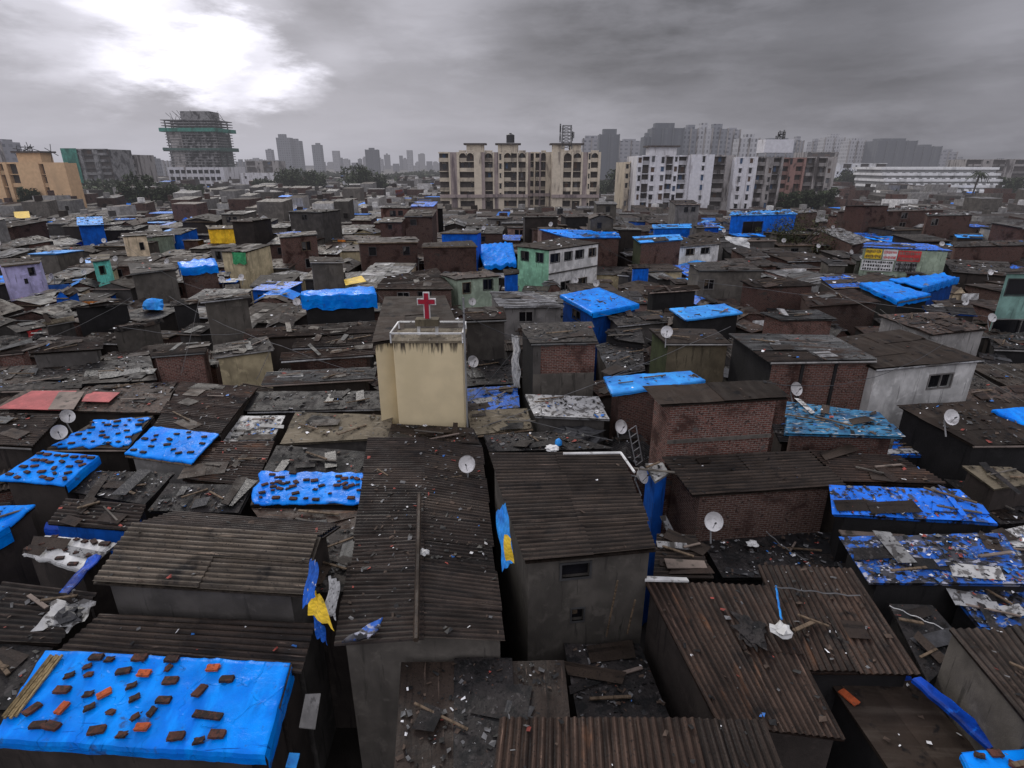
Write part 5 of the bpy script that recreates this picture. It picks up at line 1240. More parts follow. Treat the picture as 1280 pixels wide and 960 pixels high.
def uvbox(mb, x0, x1, y0, y1, z0, z1, m=0, t=1.):
    P = [(x0, y0), (x1, y0), (x1, y1), (x0, y1)]
    for k in range(4):
        a, b = P[k], P[(k+1) % 4]; L = sqrt((a[0]-b[0])**2+(a[1]-b[1])**2)
        mb.face([(*a, z0), (*b, z0), (*b, z1), (*a, z1)], m, t, [(0, z0), (L, z0), (L, z1), (0, z1)])
    mb.face([(*P[0], z1), (*P[1], z1), (*P[2], z1), (*P[3], z1)], m, t, [(0.9, .9)]*4)

def facade_block(root, X0, X1, Y, D, Z, spec, floors, core='apt_shadow', colm='apt_cream', alt='apt_mauve', z0=0):
    """columns/bays across; spec list of (type,width). c=pilaster, m=mauve pilaster, b=balcony bay, a=arched bay, w=wall with windows"""
    tot = sum(s[1] for s in spec); x = X0; fh = (Z-z0)/floors
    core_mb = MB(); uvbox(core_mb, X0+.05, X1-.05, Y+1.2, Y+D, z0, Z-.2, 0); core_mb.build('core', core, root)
    cm = MB(); am = MB(); sl = MB(); wn = []
    for xx in (X0+.02, X1-.42):
        ew = MB(); uvbox(ew, xx, xx+.4, Y+1.52, Y+D+.3, z0, Z-.15, 0); ew.build('end_wall', colm, root)
    r = random.Random(int(X0*10))
    for ty, w in spec:
        w = w/tot*(X1-X0); xa, xb = x, x+w; x = xb
        if ty == 'c': uvbox(cm, xa, xb, Y, Y+1.5, z0, Z, 0)
        elif ty == 'm': uvbox(am, xa, xb, Y+.15, Y+1.5, z0, Z-.05, 0)
        elif ty == 'w':
            uvbox(cm, xa, xb, Y+.1, Y+1.5, z0, Z-.1, 0)
            for f in range(floors):
                wn.append(((xa+xb)/2, Y+.06, z0+fh*(f+.55), min(1.0, w*.5), 1.3))
        elif ty in 'ab':
            for f in range(floors):
                z = z0+fh*f
                sl = MB(); sl.box(((xa+xb)/2, Y+.75, z+.12), (w, 1.0, .2), 0, 0, r.uniform(.6, 1.))
                if r.random() < .8: sl.box(((xa+xb)/2, Y+.34, z+.6), (w*.98, .1, .8), 0, 0, r.uniform(.45, 1.05))
                if ty == 'b' and f == floors-1: sl.box(((xa+xb)/2, Y+.7, Z-.15), (w, 1.1, .35))
                sl.build('balcony', colm, root)
                if r.random() < .6: wn.append((xa+w*r.uniform(.3, .7), Y+1.16, z+fh*.6, w*.34, 1.4))
            if ty == 'a':
                n = 8; rr = w/2
                for k in range(n):
                    a0, a1 = pi*k/n, pi*(k+1)/n
                    p0 = ((xa+xb)/2+rr*cos(a0)*.92, Z-rr*1.15+rr*sin(a0)*.9); p1 = ((xa+xb)/2+rr*cos(a1)*.92, Z-rr*1.15+rr*sin(a1)*.9)
                    cm.face([(p0[0], Y+.1, p0[1]), (p0[0], Y+.1, Z+.15), (p1[0], Y+.1, Z+.15), (p1[0], Y+.1, p1[1])])
                cm.box(((xa+xb)/2, Y+.6, Z+.25), (w, 1.1, .3))
    if cm.f: cm.build('pilaster_wall', colm, root)
    if am.f: am.build('side_panel', alt, root)
    wm = {}; 
    for (cx, cy, cz, ww, hh) in wn[:95]:
        if r.random() < .1: continue
        mt = r.choice(('window_dark', 'window_dark', 'window_dark', 'curtain_grey', 'curtain_brown', 'curtain_blue')) if ww > .6 else 'window_dark'
        ww *= r.uniform(.75, 1.15); hh *= r.uniform(.8, 1.1); cz += r.uniform(-.15, .15)
        if mt not in wm:
            m = MB(); m.box(tuple(root['_o']), (1, .06, 1)); m.box(tuple(Vector(root['_o'])+Vector((0, -.18, .62))), (1.25, .4, .08), 0, 1); wm[mt] = m.build('window', [mt, colm], root); o = wm[mt]
        else: o = wm[mt].copy(); COL.objects.link(o)
        lo = Vector(root['_o']); o.location = (cx-lo.x, cy-lo.y, cz-lo.z); o.scale = (ww, 1, hh)
def headroom(root, x0, x1, Y, z0, z1, mat='apt_cream', cap='apt_shadow'):
    m = MB(); uvbox(m, x0, x1, Y, Y+4, z0, z1); m.build('stair_tower', mat, root)
    c = MB(); c.box(((x0+x1)/2, Y+2, z1+.2), (x1-x0+1.4, 5.4, .4)); c.build('stair_roof', cap, root)
def px_building(x0, x1, ytop, Y):
    a = atY(x0, ytop, Y); b = atY(x1, ytop, Y); return a.x, b.x, (a.z+b.z)/2

# cream complex
YA = 160.
def zat(y, Y): return atY(640, y, Y).z
ZT = zat(190, YA)
def X_(px, y, Y): return atY(px, y, Y).x
def cream(label, xa, xb, spec, dy=0, heads=(), ztop_=None):
    Yb_ = YA+dy; X0, X1 = X_(xa, 220, Yb_), X_(xb, 220, Yb_)
    Z = ztop_ or zat(190, Yb_)
    root = thing('apartment_block', label, 'apartment block', ((X0+X1)/2, Yb_, 0), 'cream apartment blocks')
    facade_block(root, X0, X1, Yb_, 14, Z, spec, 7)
    lg = MB(); lg.box(((X0+X1)/2, Yb_-.25, Z*.36), (X1-X0, .5, .8)); lg.build('ledge', 'apt_mauve', root)
    for hx0, hx1, hy in heads: headroom(root, X_(hx0, 200, Yb_), X_(hx1, 200, Yb_), Yb_+4, Z-.2, zat(hy, Yb_+4))
    return root
cream('left block of the cream apartments with mauve panels and arched balconies', 549, 606, [('b', 12), ('c', 2), ('m', 8), ('c', 3), ('a', 9), ('a', 9), ('c', 2), ('c', 7), ('m', 4)], 0, [(582, 604, 181)])
cream('middle block of the cream apartments with a dark water tank on top', 606, 660, [('a', 10), ('c', 2), ('m', 5), ('w', 5), ('c', 2), ('a', 9), ('b', 7), ('c', 2), ('a', 9), ('c', 3)], 1.5, [(622, 648, 181)])
cream('recessed block of the cream apartments between dark gaps', 660, 690, [('m', 3), ('b', 4), ('c', 2), ('b', 5), ('m', 2), ('a', 6), ('c', 8)], 6)
cream('right block of the cream apartments below the lattice mast', 690, 750, [('c', 14), ('a', 10), ('c', 2), ('a', 10), ('c', 2), ('m', 6), ('w', 4), ('a', 9), ('c', 3)], 0, [(692, 707, 181), (714, 728, 181)])
tk = at(0, 0, 1) ; xk = X_(638, 178, YA+6); zk = zat(181, YA+6)+.5
tank('black water tank on the middle cream apartment block', (xk, YA+6, zk), 1.1, 1.9)
def mast(label, px, ybot, ytop_, Y, w, mat='metal_grey'):
    x = X_(px, ybot, Y); z0, z1 = zat(ybot, Y), zat(ytop_, Y)
    root = thing('antenna_mast', label, 'antenna mast', (x, Y, z0))
    m = MB(); n = 7
    C = [(-w/2, -w/2), (w/2, -w/2), (w/2, w/2), (-w/2, w/2)]
    for cx, cy in C: m.bar((x+cx, Y+cy, z0), (x+cx*.8, Y+cy*.8, z1), .12, 4)
    for k in range(n):
        za, zb = z0+(z1-z0)*k/n, z0+(z1-z0)*(k+1)/n
        for i in range(4):
            a, b = C[i], C[(i+1) % 4]; m.bar((x+a[0]*.95, Y+a[1]*.95, za), (x+b[0]*.9, Y+b[1]*.9, zb), .07, 4); m.bar((x+a[0]*.9, Y+a[1]*.9, zb), (x+b[0]*.9, Y+b[1]*.9, zb), .07, 4)
    m.build('lattice', mat, root)
    r = random.Random(int(px))
    for k in range(9):
        p = MB(); z = z0+(z1-z0)*r.uniform(.4, 1.02); a = r.choice(C); p.box((x+a[0]*1.25, Y+a[1]*1.25, z), (.35, .25, 1.5)); p.build('antenna_panel', 'tin_pale', root)
mast('lattice phone mast on top of the cream apartments', 708, 186, 157, YA+5, 2.6)
mast('thin crane like mast above the grey apartments', 974, 188, 165, YA+12, 1.6, 'metal_dark')

def apt(label, xa, xb, ytop_, Y, spec, floors, core, colm, alt, D=14, heads=(), group='grey and white apartment blocks'):
    X0, X1 = X_(xa, 225, Y), X_(xb, 225, Y); Z = zat(ytop_, Y)
    root = thing('apartment_block', label, 'apartment block', ((X0+X1)/2, Y, 0), group)
    facade_block(root, X0, X1, Y, D, Z, spec, floors, core, colm, alt)
    for hx0, hx1, hy in heads: headroom(root, X_(hx0, 200, Y), X_(hx1, 200, Y), Y+4, Z-.2, zat(hy, Y+4), colm)
YB = 158.
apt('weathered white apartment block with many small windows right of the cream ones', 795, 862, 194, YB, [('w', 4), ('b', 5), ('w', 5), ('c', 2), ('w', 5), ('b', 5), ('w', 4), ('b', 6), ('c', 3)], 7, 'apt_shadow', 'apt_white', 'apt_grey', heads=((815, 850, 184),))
apt('plain white end wall of the apartments with one column of windows', 862, 890, 193, YB-1, [('c', 10), ('w', 5), ('c', 8)], 7, 'apt_shadow', 'apt_white', 'apt_grey')
apt('recessed dark grey apartment block beside the plain white wall', 891, 916, 194, YB+4, [('b', 10), ('m', 8)], 7, 'apt_shadow', 'apt_grey', 'apt_grey')
apt('whitewashed apartment block right of the dark recess', 916, 944, 196, YB+2, [('c', 3), ('w', 5), ('c', 4), ('w', 5), ('c', 3)], 7, 'apt_shadow', 'apt_white', 'apt_grey')
apt('grey streaked apartment block with balconies', 944, 976, 196, YB+5, [('b', 7), ('c', 2), ('w', 4), ('b', 6), ('c', 2)], 7, 'apt_shadow', 'apt_grey', 'apt_grey')
apt('reddish apartment block below the thin mast', 976, 1004, 197, YB+10, [('b', 5), ('w', 4), ('m', 3), ('b', 6), ('c', 2)], 7, 'apt_shadow', 'apt_red', 'apt_red')
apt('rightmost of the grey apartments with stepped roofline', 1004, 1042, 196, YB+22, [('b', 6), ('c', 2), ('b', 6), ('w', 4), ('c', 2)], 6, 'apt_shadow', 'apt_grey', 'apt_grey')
apt('small cream apartment wing left of the weathered white block', 780, 796, 202, YB+8, [('w', 4), ('b', 4), ('c', 2)], 6, 'apt_shadow', 'apt_cream', 'apt_grey')
x = X_(960, 205, YB+4); z = zat(194, YB+4)
m = MB(); m.box((x+2, YB+6, z+2.2), (7.5, 5, 3.2)); tag(m.build('rooftop_room', 'apt_white', loc=(x, YB+6, z)), 'white cabin on the roof of the streaked apartment block', 'rooftop cabin')

# peach building at left
def peach():
    Y = 150.; X0, X1 = X_(-30, 220, Y), X_(84, 220, Y); Z = zat(203, Y)
    root = thing('apartment_block', 'peach apartment building with broad blank panels at the left edge', 'apartment block', ((X0+X1)/2, Y, 0))
    facade_block(root, X0, X1, Y, 4, Z, [('c', 20), ('b', 4), ('c', 3), ('b', 8), ('c', 18), ('b', 4), ('c', 17)], 5, 'apt_shadow', 'apt_peach', 'apt_peach')
    headroom(root, X_(10, 200, Y), X_(40, 200, Y), Y+3, Z-.2, zat(191, Y+3), 'apt_peach')
    f = MB(); r = random.Random(4)
    for k in range(14):
        a = X_(r.uniform(20, 68), 200, Y+6); f.bar((a, Y+6, Z), (a+r.uniform(-1, 1), Y+6, Z+r.uniform(1.5, 5)), .09, 4)
        f.bar((a-1, Y+6, Z+r.uniform(1, 4)), (a+2, Y+6, Z+r.uniform(1, 4)), .09, 4)
    f.build('roof_frame', 'metal_dark', root)
peach()
# netted building
def netted():
    Y = 250.; X0, X1 = X_(85, 220, Y), X_(140, 220, Y); Z = zat(186, Y)
    root = thing('unfinished_building', 'unfinished grey building with green netting on its left side', 'building', ((X0+X1)/2, Y, 0))
    facade_block(root, X0, X1, Y, 16, Z, [('c', 4), ('b', 6), ('m', 2), ('b', 7), ('c', 3), ('b', 6)], 8, 'apt_shadow', 'raw_concrete', 'raw_concrete')
    m = MB(); m.box((X0+3.1, Y-.4, Z*.55), (6.2, .3, Z*.92)); m.build('netting', 'net_green', root)
netted()
apt('low grey apartment block right of the netted building', 140, 175, 193, 270., [('b', 5), ('w', 5), ('c', 3), ('b', 5), ('w', 4)], 6, 'apt_shadow', 'apt_grey', 'apt_grey', group='distant mid rise blocks')
# tower under construction
def ctower():
    Y = 300.; X0, X1 = X_(211, 200, Y), X_(276, 200, Y); Zp = zat(209, Y); Z = zat(150, Y); Zt = zat(138, Y)
    cx = (X0+X1)/2; W = X1-X0
    root = thing('construction_tower', 'tall tower under construction with green safety nets on a white podium', 'tower', (cx, Y, 0))
    po = MB(); uvbox(po, X0-.5, X1+1.5, Y-2, Y+22, 0, Zp); po.build('podium', 'apt_white', root)
    for f in range(3):
        for k in range(9):
            w = MB(); w.box((X0+W*(k+.5)/9, Y-2.04, Zp-2-3.2*f), (2., .1, 1.6)); w.build('window', 'window_dark', root)
    n = 17; fh = (Z-Zp)/n
    for k in range(n):
        s = MB(); ov = .6 if k > n-5 else 0
        s.box((cx, Y+9, Zp+fh*(k+1)), (W*.96+ov*2, 18+ov*2, .35)); s.build('floor_slab', 'raw_concrete', root)
    c = MB(); r = random.Random(9)
    for k in range(n-3):
        for i in range(12):
            if r.random() < .8:
                c.box((X0+W*(.05+.9*(i+.5)/12), Y+.6, Zp+fh*(k+.5)), (W*.9/12*r.uniform(.4, .95), .4, fh*.98), 0, 0, r.uniform(.5, 1.3))
    c.build('infill_wall', 'raw_concrete', root)
    c = MB(); 
    for i in range(9):
        for j in range(3): c.bar((X0+W*(.04+.92*i/8), Y+1+7*j, Zp), (X0+W*(.04+.92*i/8), Y+1+7*j, Z), .35, 4)
    c.build('column', 'raw_concrete', root)
    c = MB(); uvbox(c, X0+W*.04, X0+W*.97, Y+2.5, Y+16, Zp, Z-fh*4.5); c.build('core', 'net_grey', root)
    c = MB(); uvbox(c, X0+W*.1, X0+W*.32, Y+.1, Y+5, Zp, Z-fh*4); c.build('lift_shaft', 'apt_grey', root)
    c = MB(); uvbox(c, X0+W*.3, X0+W*.85, Y+4, Y+14, Z, Zt); c.build('roof_core', 'raw_concrete', root)
    for lev in (.76, .35):
        z = Zp+(Z-Zp)*lev; nb = MB(); nb.box((cx, Y+9, z), (W+2.4, 20, .25)); 
        for s in (-1, 1): nb.box((cx+s*(W/2+1.1), Y+9, z+.8), (.2, 20, 1.5))
        nb.box((cx, Y-1.4, z+.8), (W+2.2, .2, 1.6 if lev > .5 else .9)); nb.build('safety_net', 'net_green' if lev > .5 else 'net_dark', root)
    sc = MB()
    for k in range(26):
        x = X0+W*r.random(); z = Z+r.uniform(-2, 0); sc.bar((x, Y+r.uniform(0, 15), z), (x+r.uniform(-.5, .5), Y+r.uniform(0, 15), z+r.uniform(2, 5)), .12, 4)
    sc.build('scaffolding', 'metal_dark', root)
ctower()

# mid/far towers: (x0,x1,ytop,Y,mat,label)
def tower(x0, x1, yt, Y, mat, label, group='distant towers on the skyline', cap=True, ybase=214):
    a = X_(x0, 205, Y); b = X_(x1, 205, Y); Z = zat(yt, Y); D = max(12, (b-a)*.7)
    root = thing('tower_block', label, 'tower block', ((a+b)/2, Y, 0), group)
    m = MB(); uvbox(m, a, b, Y, Y+D, 0, Z); m.build('wall', mat, root)
    r = random.Random(int(x0*7+Y))
    if cap:
        w = b-a; hh = Z*.04+2; m = MB(); uvbox(m, a+w*r.uniform(.1, .4), b-w*r.uniform(.1, .4), Y+D*.2, Y+D*.7, Z, Z+hh*r.uniform(.4, 1.2)); m.build('roof_core', mat, root)
    if Y < 900:
        f = MB(); nfin = max(2, int((b-a)/7))
        for k in range(nfin+1): f.box((a+(b-a)*k/nfin, Y-.3, Z/2), (.9, .8, Z+.6))
        f.build('fin', 'apt_grey' if mat != 'tower_c' else 'tower_c', root)
tw = [(349,366,172,900,'tower_a','left one of the twin grey towers'),(366,378,176,910,'tower_a','right one of the twin grey towers'),(392,403,181,1000,'tower_a','slim grey tower right of the twin towers'),
 (458,473,187,800,'tower_c','dark boxy tower left of the cream apartments'),(334,341,187,1000,'tower_b','small tower left of the twin grey towers'),
 (728,748,173,520,'tower_b','pale tower behind the right cream block'),(748,772,168,480,'tower_c','dark tower with stepped top between the apartment groups'),(773,802,176,520,'tower_b','wide pale tower left of the white apartments'),
 (803,812,171,420,'tower_c','narrow dark tower left of the netted one'),(812,851,160,430,'tower_c','dark construction tower behind the white apartments'),(851,868,161,450,'tower_a','grey tower right of the construction tower'),
 (868,886,161,452,'tower_d','pale central stripe of the wide tower cluster'),(886,905,161,455,'tower_a','dark wing of the wide tower cluster'),(905,920,162,470,'tower_b','right wing of the wide tower cluster'),
 (921,945,173,420,'tower_d','round looking pale tower behind the grey apartments'),(955,992,177,500,'tower_a','wide grey slab behind the thin mast'),(992,1000,176,510,'tower_b','narrow slab right of the thin mast'),
 (1012,1030,177,620,'tower_b','pale tower above the dark long roof'),(1026,1050,172,600,'tower_d','striped pale tower at right'),(1057,1086,176,560,'tower_d','wide pale tower with rounded top at right'),
 (1092,1140,176,540,'tower_c','large dark office block at right'),(1140,1172,183,560,'tower_c','lower dark office block at right'),(1172,1193,190,600,'tower_b','small pale block at far right'),(0,8,177,300,'tower_b','pale tower at the left edge')]
for x0, x1, yt, Y, mt, lb in tw: tower(x0, x1, yt, Y, mt, lb)
r = random.Random(77); fl = []
x = 398.
while x < 552:
    w = r.uniform(3.5, 8); h = 213-r.choice((r.uniform(8, 16), r.uniform(14, 27)))
    fl.append((x, x+w, h, r.uniform(1100, 1900))); x += w+r.uniform(-.5, 4)
x = 284.
while x < 350:
    w = r.uniform(5, 11); fl.append((x, x+w, 210-r.uniform(4, 12), r.uniform(600, 900))); x += w+r.uniform(0, 5)
x = 1030.
while x < 1285:
    w = r.uniform(6, 14); fl.append((x, x+w, 207-r.uniform(2, 10), r.uniform(600, 900))); x += w+r.uniform(0, 8)
x = 150.
while x < 208:
    w = r.uniform(6, 12); fl.append((x, x+w, 208-r.uniform(3, 12), r.uniform(500, 700))); x += w+r.uniform(0, 5)
fl.sort()
grp = {}
for i, (a, b, yt, Y) in enumerate(fl):
    side = 'left of the construction tower' if a < 208 else ('between construction tower and twin towers' if a < 350 else ('in the far central skyline' if a < 600 else 'in the right hand skyline'))
    k = grp.setdefault(side, []); k.append(i)
    tens = len(k)
    nm_ = ORD[tens-1] if tens <= 20 else 'twenty '+ORD[tens-21]
    tower(a, b, yt, Y, r.choice(('tower_a', 'tower_b', 'tower_a', 'tower_d')), f'hazy block, {nm_} from left {side}', 'hazy far skyline blocks', cap=r.random() < .6)

# white terraced building at right + dark shed
def terraced():
    Y = 235.; X0, X1 = X_(1105, 225, Y), X_(1250, 225, Y); Z = zat(209, Y)
    root = thing('terraced_building', 'long white terraced building with slanting ribs at the right', 'building', ((X0+X1)/2, Y, 0))
    n = 6; W = X1-X0
    for k in range(n):
        zk0, zk1 = Z*k/n, Z*(k+1)/n; m = MB(); off = -5+k*1.6
        uvbox(m, X0, X1, Y+off, Y+20, zk0, zk1-.9, 0, .3); m.box(((X0+X1)/2, Y+off+9.6, zk1-.45), (W+1, 20.4, .9)); m.build('storey', 'terrace_white', root)
    for k in range(15):
        m = MB(); x = X0+W*(k+.2)/15
        m.face([(x, Y-6, 0), (x+1.6, Y-6, 0), (x+1.6, Y+4.6, Z), (x, Y+4.6, Z)]); m.face([(x, Y-6, 0), (x, Y+4.6, Z), (x, Y+6, Z), (x, Y+6, 0)]); m.build('rib', 'terrace_white', root)
terraced()
apt('low white offices behind the treeline at right', 1040, 1105, 204, 360., [('w', 4), ('b', 4), ('w', 4), ('b', 4), ('c', 3), ('b', 5)], 4, 'apt_shadow', 'terrace_white', 'apt_grey', group='distant mid rise blocks')
apt('dark flat roofed office behind the right treeline', 1000, 1042, 190, 380., [('c', 2), ('b', 9), ('b', 9), ('c', 2)], 5, 'apt_shadow', 'apt_grey', 'apt_grey', group='distant mid rise blocks')
apt('grey hillside block at the right edge', 1205, 1300, 199, 300., [('b', 5), ('w', 4), ('b', 5), ('c', 3), ('b', 5), ('w', 4), ('c', 2)], 5, 'apt_shadow', 'apt_grey', 'apt_grey', group='distant mid rise blocks')
apt('grey mid rise left of the twin towers', 310, 350, 201, 420., [('b', 5), ('w', 4), ('b', 5), ('c', 3)], 4, 'apt_shadow', 'apt_grey', 'apt_grey', group='distant mid rise blocks')
apt('low white hall in front of the twin towers', 302, 352, 216, 300., [('w', 4), ('c', 5), ('w', 4), ('c', 5)], 2, 'apt_shadow', 'apt_white', 'apt_grey', group='distant mid rise blocks')

# ================================================================== TREES
def tree(label, x, y, z0, H_, Wd, seed, mat='leaves_dark', n=2200, leaf=.45, name='tree'):
    r = random.Random(seed); root = thing(name, label, 'tree', (x, y, z0), 'trees among the roofs')
    t = MB(); t.bar((x, y, z0), (x+r.uniform(-.3, .3), y, z0+H_*.55), Wd*.04, 7, r2=Wd*.025)
    for k in range(6):
        a = r.uniform(0, 2*pi); t.bar((x, y, z0+H_*r.uniform(.3, .55)), (x+cos(a)*Wd*.35, y+sin(a)*Wd*.3, z0+H_*r.uniform(.6, .9)), Wd*.018, 5, r2=Wd*.006)
    t.build('trunk', 'bark', root)
    c = MB(); cl = [(x+r.uniform(-.36, .36)*Wd, y+r.uniform(-.3, .3)*Wd, z0+H_*r.uniform(.38, .85), Wd*r.uniform(.13, .25)) for _ in range(14)]
    for k in range(n):
        cx, cy, cz, cr = r.choice(cl); d = Vector((r.gauss(0, 1), r.gauss(0, 1), r.gauss(0, .8))).normalized()*cr*r.uniform(.45, 1.08)
        p = Vector((cx, cy, cz))+d; s = leaf*r.uniform(.5, 1.3); e1 = Vector((r.gauss(0, 1), r.gauss(0, 1), r.gauss(0, 1))).normalized()*s; e2 = e1.cross(Vector((r.gauss(0, 1), r.gauss(0, 1), r.gauss(0, 1)))).normalized()*s*.6
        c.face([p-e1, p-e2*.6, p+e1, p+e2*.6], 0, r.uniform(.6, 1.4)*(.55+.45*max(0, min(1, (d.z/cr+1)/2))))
    c.build('crown', mat, root)
tl = [(40,150,252,26,11,'broad tree in front of the peach building, left one'),(80,145,256,24,9,'tree right of the peach building corner'),(170,170,246,34,15,'large dark tree left of the construction tower'),(205,172,250,26,11,'dark tree at the foot of the construction tower'),(232,160,256,22,9,'small tree below the white podium'),
      (360,260,228,40,15,'dark tree below the twin towers, left one'),(388,255,232,36,14,'dark tree below the twin towers, right one'),(450,250,232,40,17,'large dark tree left of the cream apartments'),(470,262,230,30,13,'dark tree nearest the cream apartments on their left'),(330,270,228,26,10,'small tree left of the twin towers'),
      (770,235,240,28,15,'tree between the cream and the white apartments'),(785,225,246,20,10,'small tree at the corner of the white apartments'),(1005,165,250,36,11,'dark tree in front of the rightmost grey apartments'),(985,162,254,26,9,'low tree left of the dark one by the grey apartments'),(1028,170,248,26,10,'tree right of the grey apartments'),
      (1060,280,228,40,14,'tree in the green belt at right, first from left'),(1085,285,226,36,13,'tree in the green belt at right, second from left'),(1110,290,224,30,12,'tree in the green belt at right, third from left'),(1155,260,234,20,9,'tree before the terraced building'),
      (1240,240,236,26,11,'tree right of the palm'),(1265,230,238,26,12,'tree at the right edge'),(1130,200,244,18,7,'low tree above the dark brick houses')]
for i, (px, Y, yb, wpx, H_, lb) in enumerate(tl):
    p = atY(px, yb, Y); tree(lb, p.x, Y, 0, max(6, H_*.8), wpx/720*Y*1.05, 60+i, n=1500, leaf=.25+Y*.0022)
p = at(1000, 305, 4.0); tree('leafy olive bush growing between roofs by the wide blue house', p.x, p.y, 0, 7.6, 8.5, 90, 'leaves_olive', 2600, .16, 'bush')
p = at(965, 300, 4.0); tree('small yellowish bush left of the olive one', p.x, p.y, 0, 6.4, 4.5, 91, 'leaves_olive', 1400, .14, 'bush')
def palm():
    Y = 215.; p = atY(1217, 245, Y); root = thing('palm_tree', 'palm tree in front of the terraced building', 'palm tree', (p.x, Y, 0)); zt = zat(217, Y)
    t = MB(); t.bar((p.x-.8, Y, 0), (p.x, Y, zt), .35, 7, r2=.22); t.build('trunk', 'bark', root)
    c = MB(); r = random.Random(2)
    for k in range(22):
        a = 2*pi*k/22+r.uniform(-.1, .1); L = r.uniform(3, 4.4); el = r.uniform(-.1, .9); prev = Vector((p.x, Y, zt))
        d = Vector((cos(a)*cos(el), sin(a)*cos(el), sin(el)))
        for s in range(6):
            d2 = Vector((d.x, d.y, d.z-.28*s)); nx = prev+d2*L/6; w = d2.cross(Vector((0, 0, 1))).normalized()*.5*(1-s/7)
            c.face([prev-w, prev+w, nx+w*.8-Vector((0, 0, .3)), nx-w*.8-Vector((0, 0, .3))], 0, r.uniform(.6, 1.3)); prev = nx
    c.build('crown', 'leaves_dark', root)
palm()
# far green belt: one mass
gb = MB(); r = random.Random(12)
for k in range(26000):
    seg = r.choice(((270, 560, 330, 620), (1035, 1125, 300, 380), (60, 250, 200, 270), (1150, 1290, 300, 520), (740, 800, 230, 300)))
    px = r.uniform(seg[0], seg[1]); Y = r.uniform(seg[2], seg[3]); x = X_(px, 215, Y); nb = mnoise.noise(Vector((x*.03, Y*.02, 0)))
    z = r.uniform(0, 1)**.6*(5.5+3.5*nb); s = r.uniform(.8, 2.0)*(Y/350)
    e1 = Vector((r.gauss(0, 1), r.gauss(0, .6), r.gauss(0, 1))).normalized()*s; e2 = e1.cross(Vector((r.gauss(0, 1), r.gauss(0, 1), r.gauss(0, 1)))).normalized()*s*.6
    p = Vector((x, Y, z)); gb.face([p-e1, p-e2, p+e1, p+e2], 0, r.uniform(.5, 1.4)*(.5+z*.06))
tag(gb.build('distant_woodland', ['leaves_dark']), 'dark hazy belt of distant trees', kind='stuff')

# ================================================================== LIGHT AND SKY
SUN_AZ = -24; SUN_EL = 38   # degrees; azimuth from +Y toward +X
sd = Vector((sin(radians(SUN_AZ))*cos(radians(SUN_EL)), cos(radians(SUN_AZ))*cos(radians(SUN_EL)), sin(radians(SUN_EL))))
sun = bpy.data.lights.new('sun', 'SUN'); sun.energy = 1.3; sun.angle = radians(14); sun.color = (1, .95, .88)
so = bpy.data.objects.new('sun', sun); COL.objects.link(so); so.rotation_euler = (-sd).to_track_quat('-Z', 'Y').to_euler()
W = bpy.data.worlds.new('World'); S.world = W; W.use_nodes = True
t = NT(W.node_tree); t.n.clear()
out = t.new('ShaderNodeOutputWorld'); bg = t.new('ShaderNodeBackground')
sky = t.new('ShaderNodeTexSky', sky_type='NISHITA', sun_disc=False, sun_elevation=radians(SUN_EL), sun_rotation=radians(SUN_AZ), dust_density=4., air_density=1.5)
skyc = t.vmath('SCALE', sky.outputs[0]); skyc.node.inputs[3].default_value = .05
D = t.new('ShaderNodeTexCoord').outputs['Generated']
sep = t.new('ShaderNodeSeparateXYZ'); t.l.new(D, sep.inputs[0])
el = sep.outputs[2]
flat = t.vmath('MULTIPLY', D, (1.3, 1.3, 8.))
warp = t.noise(t.vmath('MULTIPLY', D, (2.5, 2.5, 9.)), 1.4, 5, .6)
wv = t.vmath('ADD', flat, None); 
cmb = t.new('ShaderNodeCombineXYZ')
for k in range(3): t.l.new(t.math('MULTIPLY', t.math('SUBTRACT', warp, .5), .6), cmb.inputs[k])
t.l.new(cmb.outputs[0], wv.node.inputs[1])
n1 = t.noise(wv, 1.1, 4, .48, 0.)
n2 = t.noise(wv, 3.0, 5, .5, 0.)
lum = t.math('ADD', t.math('MULTIPLY', t.ramp(n1, .30, .70), .15), .205)
lum = t.math('ADD', lum, t.math('MULTIPLY', t.math('SUBTRACT', n2, .5), .13))
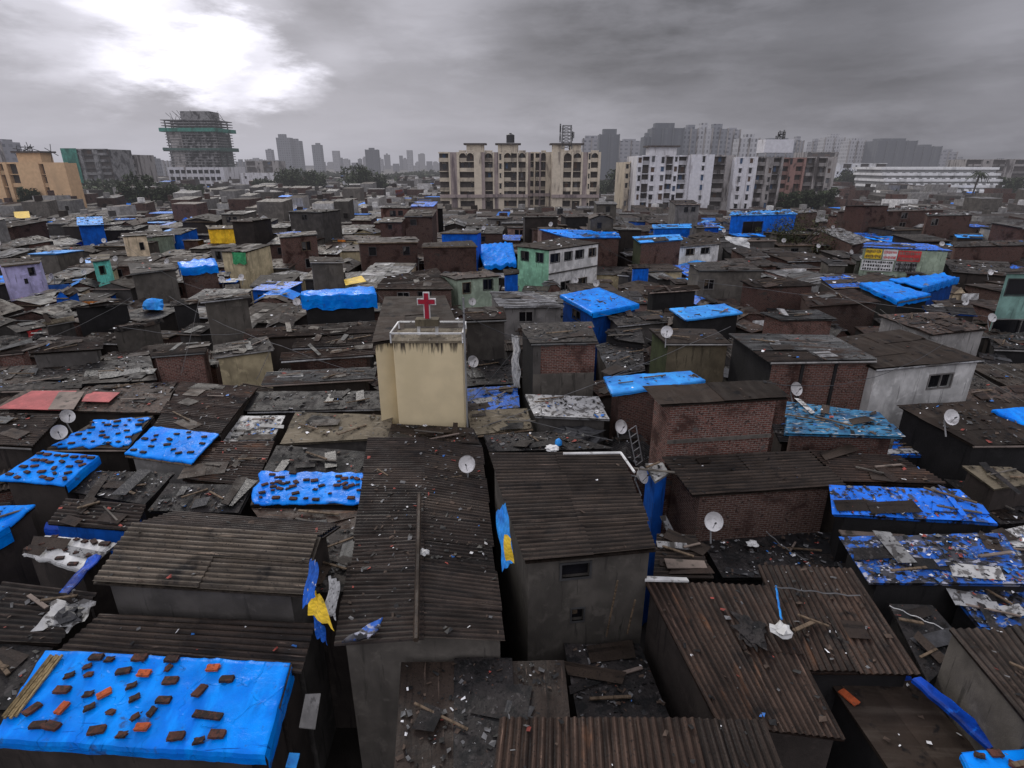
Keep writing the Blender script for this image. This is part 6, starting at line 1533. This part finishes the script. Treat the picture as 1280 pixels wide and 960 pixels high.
# left side brighter, horizon band brighter
left = t.ramp(sep.outputs[0], -.75, .55, .17, -.075)
lum = t.math('ADD', lum, left)
hor = t.ramp(el, .0, .12, .075, .0)
lum = t.math('ADD', lum, hor)
n3 = t.noise(t.vmath('MULTIPLY', D, (2.2, 2.2, 7.)), 2.6, 7, .6, .1)
def blobn(px, py, rad, amp, sharp=.5, ex=1.):
    d = ray(px, py).normalized()
    df = t.vmath('SUBTRACT', D, tuple(d)); df = t.vmath('MULTIPLY', df, (1/ex, 1/ex, 1))
    ln = t.vmath('LENGTH', df, out=1)
    q = t.math('ADD', t.math('DIVIDE', ln, rad), t.math('MULTIPLY', t.math('SUBTRACT', n3, .5), 2.1))
    return t.math('MULTIPLY', t.ramp(q, 1., 1.-sharp, 0, 1), amp)
for a in ((120, -5, .15, .30, .75), (215, 35, .11, .40, .6), (300, 85, .085, .46, .55, 1.4), (360, 112, .05, .30, .7, 1.6), (300, 8, .09, .20, .9), (420, 66, .06, .16, 1., 1.8), (530, 5, .14, .16, 1.), (60, 75, .16, .05, 1.), (700, 150, .14, .05, 1., 3.), (1260, 40, .12, .10, 1.)):
    lum = t.math('ADD', lum, blobn(*a))
for a in ((900, 110, .20, -.05, 1., 2.4), (1080, 60, .24, -.04, 1., 2.), (640, 95, .14, -.05, 1., 2.6), (420, 30, .08, -.07, 1., 1.3), (30, 20, .08, -.09, 1.)):
    lum = t.math('ADD', lum, blobn(*a))
lum = t.math('MAXIMUM', lum, .105)
up = t.ramp(el, .30, .62, 0, .50)
lum = t.math('ADD', lum, up)
bk = t.ramp(t.math('MULTIPLY', sep.outputs[1], -1.), -.15, .6, 0, .42)
lum = t.math('ADD', lum, bk)
cc = t.new('ShaderNodeCombineXYZ')
for k, c in enumerate((.955, .945, 1.06)): t.l.new(t.math('MULTIPLY', lum, c), cc.inputs[k])
fin = t.mix(.96, skyc, cc.outputs[0])
t.l.new(fin, bg.inputs['Color']); bg.inputs['Strength'].default_value = 1.
t.l.new(bg.outputs[0], out.inputs[0])
for o in list(bpy.data.objects):
    if '_o' in o: del o['_o']
